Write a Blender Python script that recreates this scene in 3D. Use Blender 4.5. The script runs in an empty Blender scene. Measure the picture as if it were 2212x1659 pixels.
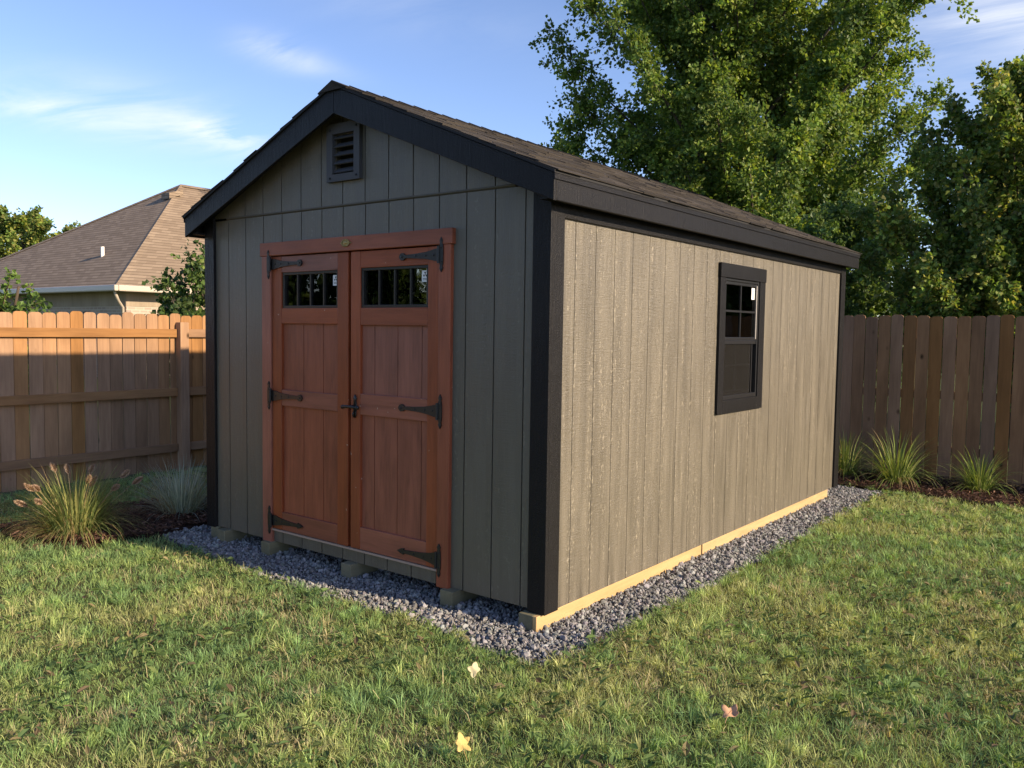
import bpy, math, random
import numpy as np
from mathutils import Matrix, Vector

# ------------------------------------------------------------------ camera, light, exposure
S = bpy.context.scene
COL = S.collection
rng = np.random.default_rng(11)
random.seed(7)

CAM = np.array([2.5128, -3.5422, 1.5469])
YAW, PITCH, ROLL = 0.6592, -0.0642, 0.0144
F_PX = 1823.45                                   # focal length for a picture 2212 px wide
Fv = np.array([-math.sin(YAW)*math.cos(PITCH), math.cos(YAW)*math.cos(PITCH), math.sin(PITCH)])
Rv = np.array([math.cos(YAW), math.sin(YAW), 0.0])
Uv = np.cross(Rv, Fv)
R2 = math.cos(ROLL)*Rv + math.sin(ROLL)*Uv
U2 = -math.sin(ROLL)*Rv + math.cos(ROLL)*Uv
cd = bpy.data.cameras.new('camera')
cam = bpy.data.objects.new('camera', cd); COL.objects.link(cam)
cam.matrix_world = Matrix(((R2[0], U2[0], -Fv[0], CAM[0]), (R2[1], U2[1], -Fv[1], CAM[1]),
                           (R2[2], U2[2], -Fv[2], CAM[2]), (0, 0, 0, 1)))
cd.sensor_width = 36; cd.lens = F_PX/2212*36; cd.clip_start = .05; cd.clip_end = 3000
S.camera = cam

SUN_EL, SUN_AZ = math.radians(22.0), math.radians(9.0)     # azimuth: from +X towards +Y
sv = Vector((math.cos(SUN_EL)*math.cos(SUN_AZ), math.cos(SUN_EL)*math.sin(SUN_AZ), math.sin(SUN_EL)))
sl = bpy.data.lights.new('sun', 'SUN'); sl.energy = 4.2; sl.angle = math.radians(.6); sl.color = (1, .80, .56)
so = bpy.data.objects.new('sun', sl); COL.objects.link(so)
so.rotation_euler = sv.to_track_quat('Z', 'Y').to_euler()

W_ = bpy.data.worlds.new('World'); S.world = W_; W_.use_nodes = True
wt = W_.node_tree; wt.nodes.clear()
def wn(t, **k):
    n = wt.nodes.new(t)
    for a, b in k.items(): setattr(n, a, b)
    return n
sky = wn('ShaderNodeTexSky', sky_type='NISHITA', sun_disc=False, sun_elevation=SUN_EL,
         sun_rotation=math.pi/2 - SUN_AZ, air_density=.85, dust_density=.4, ozone_density=2.2, altitude=100)
bg = wn('ShaderNodeBackground'); bg.inputs[1].default_value = .120
wo = wn('ShaderNodeOutputWorld')
tc = wn('ShaderNodeTexCoord')
def vm(op, a, b=None):
    n = wn('ShaderNodeVectorMath', operation=op)
    for i, v in enumerate((a, b)):
        if v is None: continue
        if hasattr(v, 'node'): wt.links.new(v, n.inputs[i])
        else: n.inputs[i].default_value = v
    return n
def mt(op, a, b=0.0, c=None, clamp=False):
    n = wn('ShaderNodeMath', operation=op, use_clamp=clamp)
    for i, v in enumerate((a, b, c)):
        if v is None: continue
        if hasattr(v, 'node'): wt.links.new(v, n.inputs[i])
        else: n.inputs[i].default_value = v
    return n.outputs[0]
# thin cirrus: streaky noise on a high flat layer, gathered in a few patches of the sky
sep = wn('ShaderNodeSeparateXYZ'); wt.links.new(tc.outputs['Generated'], sep.inputs[0])
zz = mt('MAXIMUM', sep.outputs[2], .03)
cmb = wn('ShaderNodeCombineXYZ')
wt.links.new(mt('DIVIDE', sep.outputs[0], zz), cmb.inputs[0]); wt.links.new(mt('DIVIDE', sep.outputs[1], zz), cmb.inputs[1])
mp = wn('ShaderNodeMapping'); wt.links.new(cmb.outputs[0], mp.inputs[0])
mp.inputs['Rotation'].default_value = (0, 0, math.radians(-25)); mp.inputs['Scale'].default_value = (.55, 1.5, 1)
nz = wn('ShaderNodeTexNoise'); wt.links.new(mp.outputs[0], nz.inputs['Vector'])
nz.inputs['Scale'].default_value = 1.3; nz.inputs['Detail'].default_value = 8; nz.inputs['Roughness'].default_value = .62; nz.inputs['Distortion'].default_value = .5
def sky_dir(u, v):
    d = Fv + R2*(u-1106)/F_PX - U2*(v-829.5)/F_PX
    return d/np.linalg.norm(d)
acc = None
for (u, v, su, sv_, amp) in ((60, 225, .07, .014, .95), (250, 235, .10, .030, .34), (480, 292, .04, .012, 1.15), (400, 265, .10, .022, .34),
                             (600, 110, .035, .014, .75), (660, 140, .05, .010, .25), (2190, 15, .11, .028, .95), (2050, 120, .16, .05, .30), (900, 20, .15, .03, .18), (1790, 420, .05, .03, .7)):
    d = sky_dir(u, v)
    ax = R2 - np.dot(R2, d)*d; ax /= np.linalg.norm(ax); ay = np.cross(d, ax)
    th = .22; a1 = math.cos(th)*ax + math.sin(th)*ay; a2 = -math.sin(th)*ax + math.cos(th)*ay
    p = vm('DOT_PRODUCT', tc.outputs['Generated'], tuple(a1/su)).outputs['Value']
    q = vm('DOT_PRODUCT', tc.outputs['Generated'], tuple(a2/sv_)).outputs['Value']
    f = mt('ADD', mt('MULTIPLY', p, p), mt('MULTIPLY', q, q))
    g = mt('MULTIPLY', mt('EXPONENT', mt('MULTIPLY', f, -.9)), amp)
    acc = g if acc is None else mt('ADD', acc, g)
cl = mt('MULTIPLY', acc, mt('MULTIPLY', mt('SUBTRACT', nz.outputs['Fac'], .36), 3.2, clamp=True))
cl = mt('MULTIPLY', cl, .82, clamp=True)
tint = wn('ShaderNodeMix', data_type='RGBA', blend_type='MULTIPLY'); tint.inputs['Factor'].default_value = 1
wt.links.new(sky.outputs[0], tint.inputs['A']); tint.inputs['B'].default_value = (.90, .845, .93, 1)
mx = wn('ShaderNodeMix', data_type='RGBA'); wt.links.new(cl, mx.inputs['Factor'])
wt.links.new(tint.outputs['Result'], mx.inputs['A']); mx.inputs['B'].default_value = (4.7, 4.75, 4.8, 1)
wt.links.new(mx.outputs['Result'], bg.inputs[0]); wt.links.new(bg.outputs[0], wo.inputs[0])

S.view_settings.view_transform = 'Standard'; S.view_settings.look = 'None'
S.view_settings.gamma = 1; S.view_settings.exposure = 1.08; S.view_settings.use_curve_mapping = False
S.render.engine = 'CYCLES'
S.cycles.max_bounces = 6; S.cycles.transparent_max_bounces = 12

# ------------------------------------------------------------------ materials
class NT:
    """a small node-tree writer"""
    def __init__(self, name):
        self.m = bpy.data.materials.new(name); self.m.use_nodes = True
        self.t = self.m.node_tree; self.t.nodes.clear()
        self.out = self.t.nodes.new('ShaderNodeOutputMaterial')
    def n(self, typ, ins=None, **k):
        x = self.t.nodes.new(typ)
        for a, b in k.items(): setattr(x, a, b)
        for a, b in (ins or {}).items():
            if hasattr(b, 'node'): self.t.links.new(b, x.inputs[a])
            else: x.inputs[a].default_value = b
        return x
    def math(self, op, a, b=0.0, c=0.0, clamp=False):
        return self.n('ShaderNodeMath', {0: a, 1: b, 2: c}, operation=op, use_clamp=clamp).outputs[0]
    def mix(self, fac, a, b, blend='MIX'):
        f = lambda c: (*c, 1) if isinstance(c, tuple) and len(c) == 3 else c
        return self.n('ShaderNodeMix', {'Factor': fac, 'A': f(a), 'B': f(b)}, data_type='RGBA', blend_type=blend).outputs['Result']
    def ramp(self, fac, stops):
        r = self.n('ShaderNodeValToRGB', {'Fac': fac}); e = r.color_ramp.elements
        while len(e) < len(stops): e.new(.5)
        for el, (p, c) in zip(e, stops): el.position = p; el.color = (*c, 1) if len(c) == 3 else c
        return r.outputs['Color']
    def noise(self, vec, scale, detail=4, rough=.55, dist=0.0):
        return self.n('ShaderNodeTexNoise', {'Vector': vec, 'Scale': scale, 'Detail': detail, 'Roughness': rough, 'Distortion': dist}).outputs['Fac']
    def scaled(self, vec, s, loc=(0, 0, 0)):
        return self.n('ShaderNodeMapping', {'Vector': vec, 'Scale': s, 'Location': loc}).outputs[0]
    def obj(self): return self.n('ShaderNodeTexCoord').outputs['Object']
    def pos(self): return self.n('ShaderNodeNewGeometry').outputs['Position']
    def bump(self, h, strength=.5, dist=.01, normal=None):
        i = {'Height': h, 'Strength': strength, 'Distance': dist}
        if normal is not None: i['Normal'] = normal
        return self.n('ShaderNodeBump', i).outputs[0]
    def bsdf(self, color, rough=.6, bump=None, spec=.5, metal=0.0, coat=0.0, **extra):
        i = {'Base Color': (*color, 1) if isinstance(color, tuple) and len(color) == 3 else color, 'Roughness': rough, 'Specular IOR Level': spec, 'Metallic': metal, 'Coat Weight': coat}
        if bump is not None: i['Normal'] = bump
        i.update(extra)
        b = self.n('ShaderNodeBsdfPrincipled', i)
        self.t.links.new(b.outputs[0], self.out.inputs[0]); return self.m
    def sep(self, v): return self.n('ShaderNodeSeparateXYZ', {0: v}).outputs

def mat_siding(name, base, axis, bump=1.0, lo=.27, flk=1.0):
    """painted engineered-wood siding: pressed grain running up the boards, each board its own print"""
    t = NT(name); P = t.pos(); s = t.sep(P)
    u = s[axis]
    bid = t.math('FLOOR', t.math('DIVIDE', u, .2032))
    rnd = t.n('ShaderNodeTexWhiteNoise', {'W': bid}, noise_dimensions='1D').outputs['Value']
    half = t.n('ShaderNodeTexWhiteNoise', {'W': t.math('FLOOR', t.math('DIVIDE', u, .0762))}, noise_dimensions='1D').outputs['Value']
    off = t.n('ShaderNodeCombineXYZ', {0: t.math('MULTIPLY', rnd, 9.0), 1: t.math('MULTIPLY', rnd, 5.0), 2: t.math('MULTIPLY', rnd, 31.0)}).outputs[0]
    V = t.n('ShaderNodeVectorMath', {0: P, 1: off}, operation='ADD').outputs[0]
    grain = t.noise(t.scaled(V, (1, 1, .045)), 95, 5, .62, .6)
    warp = t.noise(t.scaled(V, (1, 1, .30)), 9, 3, .5, 1.8)
    ring = t.math('SINE', t.math('MULTIPLY', warp, 75.0))
    saw = t.noise(t.scaled(V, (.35, .35, 3.2)), 42, 3, .6)
    fine = t.noise(V, 260, 2, .6)
    patch = t.noise(t.scaled(V, (1, 1, .35)), 4.5, 3, .6)
    pk = t.math('MULTIPLY', t.math('SUBTRACT', patch, .40), 3.5, clamp=True)
    h = t.math('ADD', t.math('MULTIPLY', grain, 1.0), t.math('MULTIPLY', t.math('MULTIPLY', ring, pk), .16))
    h = t.math('ADD', h, t.math('MULTIPLY', saw, .55)); h = t.math('ADD', h, t.math('MULTIPLY', fine, .32))
    bp = t.bump(h, min(1, .85*bump), .0055*bump)
    tone = t.noise(t.scaled(V, (1, 1, .10)), 14, 5, .6)
    c = t.mix(t.math('MULTIPLY', t.math('SUBTRACT', tone, .34), 3.1, clamp=True), tuple(x*(.74 if flk == 1 else .88) for x in base), tuple(x*(1.24 if flk == 1 else 1.08) for x in base))
    c = t.mix(t.math('MULTIPLY', half, .30 if flk == 1 else .08), c, tuple(x*1.40 for x in base))
    # pale streaks painted in for sun glints on the pressed grain
    glint = t.math('MULTIPLY', t.math('SUBTRACT', t.noise(t.scaled(V, (1, 1, .05)), 17, 3, .6), .53), 9.0, clamp=True)
    edge = t.math('LESS_THAN', t.math('FRACT', t.math('DIVIDE', t.math('SUBTRACT', u, .235 if axis == 1 else -.157), .2032)), .09)
    glint = t.math('MAXIMUM', glint, t.math('MULTIPLY', edge, t.math('GREATER_THAN', t.noise(t.scaled(V, (1, 1, .3)), 3.0, 2, .5), .5)))
    spk = t.math('MULTIPLY', t.math('SUBTRACT', t.noise(t.scaled(V, (1, 1, .6)), 62, 4, .72), .55), 14.0, clamp=True)
    c = t.mix(t.math('MULTIPLY', t.math('MULTIPLY', glint, spk), .75*flk), c, tuple(min(1, x*2.7) for x in base))
    r = t.math('ADD', lo, t.math('MULTIPLY', tone, .25))
    return t.bsdf(c, r, bp, .5)

def mat_paint(name, base, rough=.38, bump=.5, scale=1.0):
    t = NT(name); P = t.pos()
    a = t.noise(P, 170*scale, 3, .6); b = t.noise(t.scaled(P, (1, 1, .12)), 60*scale, 4, .6)
    c = t.mix(t.noise(P, 5, 4, .6), tuple(x*.8 for x in base), tuple(x*1.25 for x in base))
    return t.bsdf(c, t.math('ADD', rough, t.math('MULTIPLY', b, .2)), t.bump(t.math('ADD', a, b), bump, .0035), .13)

def mat_wood(name, dark, light, vert=True, scale=1.0, knots=.0, rough=.6, bump=.35, specks=0.0, var=.25, spec=.4):
    t = NT(name); O = t.obj()
    rnd = t.n('ShaderNodeObjectInfo').outputs['Random']
    off = t.n('ShaderNodeCombineXYZ', {0: t.math('MULTIPLY', rnd, 17.0), 1: t.math('MULTIPLY', rnd, 7.0), 2: t.math('MULTIPLY', rnd, 41.0)}).outputs[0]
    V = t.n('ShaderNodeVectorMath', {0: O, 1: off}, operation='ADD').outputs[0]
    st = (1, 1, .06) if vert else (.06, .06, 1)
    if vert == 'y': st = (1, .06, 1)
    g = t.noise(t.scaled(V, st), 38*scale, 6, .62, .8)
    big = t.noise(t.scaled(V, tuple(min(1, x*4) for x in st)), 5*scale, 4, .6, .4)
    f = t.math('ADD', t.math('MULTIPLY', g, .65), t.math('MULTIPLY', big, .90))
    c = t.ramp(f, [(.36, dark), (.74, tuple(d*.4+l*.6 for d, l in zip(dark, light))), (.98, light)])
    hs = t.n('ShaderNodeHueSaturation', {'Color': c, 'Value': t.math('ADD', 1-var, t.math('MULTIPLY', rnd, 2*var)), 'Saturation': t.math('ADD', .82, t.math('MULTIPLY', t.math('FRACT', t.math('MULTIPLY', rnd, 7.3)), .30))})
    c = hs.outputs[0]
    if knots:
        vo = t.n('ShaderNodeTexVoronoi', {'Vector': t.scaled(V, (1, 1, .62) if vert is True else (.62, .62, 1)), 'Scale': 5.2, 'Randomness': 1.0})
        k = t.math('LESS_THAN', vo.outputs['Distance'], .0)
        kk = t.math('SUBTRACT', 1.0, t.math('MULTIPLY', vo.outputs['Distance'], 7.5), clamp=True)
        sel = t.math('GREATER_THAN', t.n('ShaderNodeSeparateColor', {0: vo.outputs['Color']}).outputs[0], 1-knots)
        kk = t.math('MULTIPLY', kk, sel)
        c = t.mix(t.math('MULTIPLY', kk, 1.3, clamp=True), c, tuple(x*.30 for x in dark))
    if specks:
        sp = t.math('GREATER_THAN', t.noise(V, 34, 1, .4), specks)
        c = t.mix(t.math('MULTIPLY', sp, .75), c, (.55, .42, .33))
    saw = t.noise(t.scaled(V, (.3, .3, 4) if vert else (4, .3, .3)), 40, 2, .5)
    return t.bsdf(c, t.math('ADD', rough-.08, t.math('MULTIPLY', g, .2)), t.bump(t.math('ADD', g, t.math('MULTIPLY', saw, .5)), bump, .003), spec)

def mat_attr(name, rough=.55, trans=.35, spec=.35, bump=None):
    """leaf-like: colour carried by each blade or leaf, some light passing through"""
    t = NT(name)
    a = t.n('ShaderNodeAttribute', attribute_name='col').outputs['Color']
    b = t.n('ShaderNodeBsdfPrincipled', {'Base Color': a, 'Roughness': rough, 'Specular IOR Level': spec})
    if trans:
        tr = t.n('ShaderNodeBsdfTranslucent', {'Color': t.mix(1.0, a, (1.25, 1.2, .6), 'MULTIPLY')})
        s = t.n('ShaderNodeMixShader', {0: trans, 1: b.outputs[0], 2: tr.outputs[0]})
        t.t.links.new(s.outputs[0], t.out.inputs[0])
    else: t.t.links.new(b.outputs[0], t.out.inputs[0])
    return t.m

def mat_plain(name, col, rough=.5, metal=0.0, spec=.5, bump=0.0, bscale=60):
    t = NT(name); P = t.pos()
    n = t.noise(P, bscale, 4, .6)
    c = t.mix(n, tuple(x*.85 for x in col), tuple(min(1, x*1.15) for x in col))
    return t.bsdf(c, rough, t.bump(n, bump, .003) if bump else None, spec, metal)

def mat_glass(name, tint=(.8, .8, .78), rough=.01, ior=1.5):
    t = NT(name)
    wav = t.bump(t.noise(t.pos(), 3.0, 2, .5), .08, .02)
    fr = t.n('ShaderNodeFresnel', {'IOR': ior}).outputs[0]
    tr = t.n('ShaderNodeBsdfTransparent', {'Color': (*tint, 1)})
    gl = t.n('ShaderNodeBsdfGlossy', {'Color': (.9, .9, .9, 1), 'Roughness': rough, 'Normal': wav})
    s = t.n('ShaderNodeMixShader', {0: fr, 1: tr.outputs[0], 2: gl.outputs[0]})
    t.t.links.new(s.outputs[0], t.out.inputs[0]); return t.m

def mat_screen(name):
    t = NT(name)
    tr = t.n('ShaderNodeBsdfTransparent', {'Color': (1, 1, 1, 1)})
    d = t.n('ShaderNodeBsdfDiffuse', {'Color': (.022, .021, .020, 1)})
    s = t.n('ShaderNodeMixShader', {0: .50, 1: tr.outputs[0], 2: d.outputs[0]})
    t.t.links.new(s.outputs[0], t.out.inputs[0]); return t.m

def mat_shingle(name, a, b, c):
    t = NT(name); P = t.pos()
    at = t.n('ShaderNodeAttribute', attribute_name='rnd').outputs['Fac']
    gr = t.noise(P, 420, 2, .7); bl = t.noise(P, 7, 4, .6)
    col = t.ramp(at, [(.1, a), (.55, b), (.95, c)])
    col = t.mix(t.math('MULTIPLY', t.math('SUBTRACT', gr, .35), 2.2, clamp=True), t.mix(.75, col, (.01, .01, .01)), col)
    col = t.mix(t.math('MULTIPLY', bl, .35), col, tuple(x*1.5 for x in b))
    return t.bsdf(col, .9, t.bump(gr, .8, .004), .2)

M = {}
M['siding_front'] = mat_siding('grey_brown_siding', (.124, .109, .082), 0, .75, .30, .35)
M['siding_side'] = mat_siding('grey_brown_siding_side', (.124, .109, .082), 1, 1.0)
M['trim'] = mat_paint('black_trim_paint', (.0135, .013, .0134), .24, .9)
M['seam'] = mat_paint('seam_paint', (.105, .094, .076), .45, .2)
M['vent'] = mat_paint('vent_plastic', (.075, .075, .08), .45, .1)
M['dark'] = mat_plain('dark_cavity', (.010, .010, .011), .8)
M['metal'] = mat_plain('black_iron', (.010, .010, .0105), .42, 0, .5, .4, 120)
M['sash'] = mat_plain('black_vinyl', (.016, .016, .017), .32)
M['track'] = mat_plain('pale_window_track', (.30, .28, .26), .4)
M['red'] = mat_wood('red_stained_wood_upright', (.132, .032, .0135), (.340, .090, .039), True, 1.2, 0, .45, .40, .79, .10)
M['red_h'] = mat_wood('red_stained_wood_level', (.132, .032, .0135), (.340, .090, .039), False, 1.2, 0, .45, .40, .79, .10)
M['red_panel'] = mat_wood('red_stained_board', (.128, .031, .0125), (.345, .090, .036), True, 1.6, 0, .5, .45, 0, .05)
M['brass'] = mat_plain('aged_brass', (.36, .27, .11), .4, .8, .5, .5, 400)
M['threshold'] = mat_plain('threshold_strip', (.40, .29, .22), .7, 0, .2)
M['skid'] = mat_wood('treated_pine', (.105, .098, .055), (.205, .185, .105), 'y', 1.0, 0, .7, .3, 0, .10)
M['board'] = mat_wood('fresh_pine_board', (.30, .205, .100), (.50, .36, .19), 'y', 1.0, .35, .65, .35, 0, .05)
M['straw'] = mat_plain('dry_grass_stalk', (.34, .26, .13), .7)
M['glass'] = mat_glass('window_glass', (.62, .60, .55), .01, 1.45)
M['screen'] = mat_screen('insect_screen_mesh')
M['paper'] = mat_plain('white_label', (.80, .80, .78), .6)
M['ink'] = mat_plain('black_ink', (.02, .02, .02), .6)
M['inner'] = mat_wood('bare_wall_lining', (.16, .105, .06), (.28, .19, .11), True, .8, 0, .8, .2)
M['shingle'] = mat_shingle('charcoal_shingles', (.030, .026, .023), (.058, .050, .043), (.105, .090, .075))
M['cedar'] = mat_wood('warm_cedar_picket', (.170, .088, .038), (.395, .215, .098), True, .9, .30, .75, .35, 0, .16, .2)
M['cedar_h'] = mat_wood('warm_cedar_rail', (.160, .082, .037), (.365, .20, .093), 'y', .8, 0, .75, .3, 0, .1, .2)
M['brown'] = mat_wood('brown_picket', (.150, .076, .034), (.33, .178, .085), True, .9, .30, .8, .35, 0, .16, .2)
M['leaf'] = mat_attr('tree_leaves', .5, .42, .3)
M['blade'] = mat_attr('grass_blades', .6, .33, .2)
M['flat'] = mat_attr('leaf_litter', .75, .12, .25)
M['stone'] = mat_attr('crushed_stone', .85, 0, .25)
M['bark'] = mat_wood('tree_bark', (.035, .027, .020), (.12, .095, .07), True, .5, 0, .9, .9, 0, .1, .1)

# ------------------------------------------------------------------ mesh helpers
class MB:
    def __init__(self): self.v = []; self.f = []; self.r = []
    def add(self, vs, fs, r=None):
        o = len(self.v); self.v += [tuple(map(float, p)) for p in vs]; self.f += [tuple(o+i for i in f) for f in fs]
        self.r += [r if r is not None else 0.0]*len(vs)
        return self
    def box(self, x0, x1, y0, y1, z0, z1, r=None):
        return self.add([(x0, y0, z0), (x1, y0, z0), (x1, y1, z0), (x0, y1, z0), (x0, y0, z1), (x1, y0, z1), (x1, y1, z1), (x0, y1, z1)],
                        [(0, 3, 2, 1), (4, 5, 6, 7), (0, 1, 5, 4), (1, 2, 6, 5), (2, 3, 7, 6), (3, 0, 4, 7)], r)
    def prism(self, pts, axis, a, b):
        """2-D outline extruded along an axis; pts are (first, second) of the two other axes"""
        def P(p, w): return {0: (w, p[0], p[1]), 1: (p[0], w, p[1]), 2: (p[0], p[1], w)}[axis]
        n = len(pts); vs = [P(p, a) for p in pts]+[P(p, b) for p in pts]
        fs = [tuple(range(n)), tuple(range(2*n-1, n-1, -1))]+[(i, n+i, n+(i+1) % n, (i+1) % n) for i in range(n)]
        return self.add(vs, fs)
    def tube(self, pts, rad, k=8, cap=True):
        pts = [Vector(p) for p in pts]; n = len(pts); vs = []; fs = []
        if not hasattr(rad, '__len__'): rad = [rad]*n
        t0 = (pts[1]-pts[0]).normalized(); a = t0.orthogonal().normalized()
        for i, p in enumerate(pts):
            t = (pts[min(i+1, n-1)]-pts[max(i-1, 0)]).normalized()
            a = (a-t*a.dot(t)).normalized(); b = t.cross(a)
            for j in range(k):
                w = 2*math.pi*j/k; vs.append(p+(a*math.cos(w)+b*math.sin(w))*rad[i])
        for i in range(n-1):
            for j in range(k): fs.append((i*k+j, i*k+(j+1) % k, (i+1)*k+(j+1) % k, (i+1)*k+j))
        if cap: fs += [tuple(range(k-1, -1, -1)), tuple((n-1)*k+j for j in range(k))]
        return self.add(vs, fs)
    def ball(self, c, rx, ry, rz, nu=10, nv=6):
        vs = [(c[0], c[1], c[2]-rz)]; fs = []
        for i in range(1, nv):
            a = -math.pi/2+math.pi*i/nv
            for j in range(nu):
                w = 2*math.pi*j/nu; vs.append((c[0]+rx*math.cos(a)*math.cos(w), c[1]+ry*math.cos(a)*math.sin(w), c[2]+rz*math.sin(a)))
        vs.append((c[0], c[1], c[2]+rz)); L = len(vs)-1
        for j in range(nu): fs.append((0, 1+(j+1) % nu, 1+j)); fs.append((L, L-nu+j, L-nu+(j+1) % nu))
        for i in range(nv-2):
            for j in range(nu): fs.append((1+i*nu+j, 1+i*nu+(j+1) % nu, 1+(i+1)*nu+(j+1) % nu, 1+(i+1)*nu+j))
        return self.add(vs, fs)
    def build(self, name, mat, parent=None, bevel=0, smooth=False, label=None):
        o0 = world_loc(parent)
        me = bpy.data.meshes.new(name)
        me.from_pydata([(x-o0[0], y-o0[1], z-o0[2]) for x, y, z in self.v], [], self.f)
        if any(self.r):
            me.attributes.new('rnd', 'FLOAT', 'POINT').data.foreach_set('value', self.r)
        import bmesh
        b = bmesh.new(); b.from_mesh(me); bmesh.ops.recalc_face_normals(b, faces=b.faces); b.to_mesh(me); b.free()
        if smooth: me.polygons.foreach_set('use_smooth', [True]*len(me.polygons))
        me.materials.append(mat)
        o = bpy.data.objects.new(name, me); COL.objects.link(o)
        if parent is not None: o.parent = parent
        if bevel:
            m = o.modifiers.new('bevel', 'BEVEL'); m.width = bevel; m.segments = 2; m.limit_method = 'ANGLE'; m.angle_limit = math.radians(50)
        if label: o['label'] = label
        return o
LOC = {}
def world_loc(o):
    p = Vector((0, 0, 0))
    while o is not None: p += o.location; o = o.parent
    return p
def thing(name, label, cat, loc=(0, 0, 0), group=None):
    o = bpy.data.objects.new(name, None); COL.objects.link(o); o.location = loc; o.empty_display_size = .2
    o['label'] = label; o['category'] = cat
    if group: o['group'] = group
    return o
def tag(o, label, cat=None, group=None, kind=None):
    if label: o['label'] = label
    if cat: o['category'] = cat
    if group: o['group'] = group
    if kind: o['kind'] = kind
    return o
def mesh_np(name, verts, faces, mat, parent=None, col=None, smooth=False):
    """a mesh from arrays; faces all with the same corner count"""
    o0 = np.array(world_loc(parent)); verts = np.asarray(verts, np.float32)-o0.astype(np.float32); faces = np.asarray(faces, np.int32)
    me = bpy.data.meshes.new(name); n, k = faces.shape
    me.vertices.add(len(verts)); me.vertices.foreach_set('co', verts.ravel())
    me.loops.add(n*k); me.loops.foreach_set('vertex_index', faces.ravel())
    me.polygons.add(n); me.polygons.foreach_set('loop_start', np.arange(0, n*k, k, dtype=np.int32))
    me.polygons.foreach_set('use_smooth', np.full(n, smooth))
    me.update(calc_edges=True)
    if col is not None:
        c = np.ones((len(verts), 4), np.float32); c[:, :3] = col
        me.attributes.new('col', 'FLOAT_COLOR', 'POINT').data.foreach_set('color', c.ravel())
    me.materials.append(mat)
    o = bpy.data.objects.new(name, me); COL.objects.link(o)
    if parent is not None: o.parent = parent
    return o
def unit(v): return v/np.maximum(np.linalg.norm(v, axis=-1, keepdims=True), 1e-9)
def vnoise(x, y, scale, seed):
    g = np.random.default_rng(seed).random((64, 64)); x = x/scale+1000; y = y/scale+1000
    xi = np.floor(x).astype(int); yi = np.floor(y).astype(int); fx = x-xi; fy = y-yi
    fx = fx*fx*(3-2*fx); fy = fy*fy*(3-2*fy)
    a = g[xi % 64, yi % 64]; b = g[(xi+1) % 64, yi % 64]; c = g[xi % 64, (yi+1) % 64]; d = g[(xi+1) % 64, (yi+1) % 64]
    return (a*(1-fx)+b*fx)*(1-fy)+(c*(1-fx)+d*fx)*fy
def in_poly(x, y, poly):
    r = np.zeros(len(x), bool); n = len(poly)
    for i in range(n):
        (x0, y0), (x1, y1) = poly[i], poly[(i+1) % n]
        c = ((y0 > y) != (y1 > y)) & (x < (x1-x0)*(y-y0)/(y1-y0+1e-12)+x0); r ^= c
    return r

# ------------------------------------------------------------------ the ground
GRAVEL = [(-3.56, -.22), (-2.7, -.31), (-1.7, -.38), (-.72, -.34), (-.15, -.39), (.27, -.41), (.33, .10), (.345, 1.17), (.345, 2.8), (.33, 4.6), (.36, 5.38), (-3.3, 5.42), (-3.4, 2.0)]
MULCH_L = [(-4.35, -.95), (-3.9, -1.02), (-3.45, -.80), (-3.30, -.35), (-3.38, .3), (-3.32, .75), (-4.1, .85), (-4.5, .1)]
MULCH_R = [(-.9, 5.38), (.25, 5.42), (.7, 5.40), (1.15, 5.28), (1.6, 5.36), (2.6, 5.5), (5.0, 5.4), (7.0, 5.5), (7.0, 6.5), (-.9, 6.5)]
t = NT('soil_and_far_grass'); P = t.pos()
c1 = t.ramp(t.noise(P, 3.0, 6, .65), [(.3, (.060, .070, .026)), (.55, (.105, .105, .045)), (.8, (.15, .13, .068))])
c2 = t.ramp(t.noise(P, .35, 5, .6), [(.3, (.055, .085, .022)), (.7, (.10, .125, .04))])
dist = t.n('ShaderNodeVectorMath', {0: P}, operation='LENGTH').outputs['Value']
cc = t.mix(t.math('MULTIPLY', t.math('SUBTRACT', dist, 7.0), .3, clamp=True), c1, c2)
m_ground = t.bsdf(cc, .95, t.bump(t.noise(P, 45, 4, .7), .8, .02), .1)
# one sheet, finer near the yard and with soft unevenness, out to the horizon
gx = np.concatenate([[-1500, -400, -120, -50, -25, -14], np.arange(-9, 9.01, .3), [14, 25, 50, 120, 400, 1500]])
gy = np.concatenate([[-1500, -400, -120, -50, -25, -12], np.arange(-6, 8.01, .3), [12, 20, 40, 80, 160, 400, 1500]])
X, Y = np.meshgrid(gx, gy, indexing='ij')
Z = -.034-.006*vnoise(X, Y, 1.1, 3)
idx = np.arange(X.size).reshape(X.shape)
q = np.stack([idx[:-1, :-1], idx[1:, :-1], idx[1:, 1:], idx[:-1, 1:]], -1).reshape(-1, 4)
tag(mesh_np('ground', np.stack([X, Y, Z], -1).reshape(-1, 3), q, m_ground), 'soil under the back lawn running out to the horizon', kind='structure')
def sheet(name, poly, z, mat):
    mb = MB(); mb.prism(poly, 2, z-.05, z); return mb.build(name, mat)
t = NT('stone_dust'); P = t.pos()
vz = t.n('ShaderNodeTexVoronoi', {'Vector': P, 'Scale': 70.0})
c = t.ramp(t.n('ShaderNodeSeparateColor', {0: vz.outputs['Color']}).outputs[0], [(.1, (.05, .052, .058)), (.9, (.17, .17, .18))])
tag(sheet('gravel_pad', GRAVEL, -.026, t.bsdf(c, .9, t.bump(vz.outputs['Distance'], 1.0, .02), .2)), 'bed of grey stone dust under the shed', kind='structure')
t = NT('mulch_soil'); P = t.pos()
c = t.ramp(t.noise(P, 30, 5, .7), [(.3, (.020, .012, .009)), (.6, (.060, .034, .024)), (.85, (.12, .068, .048))])
mm = t.bsdf(c, .95, t.bump(t.noise(P, 60, 4, .7), 1.0, .03), .1)
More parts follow.
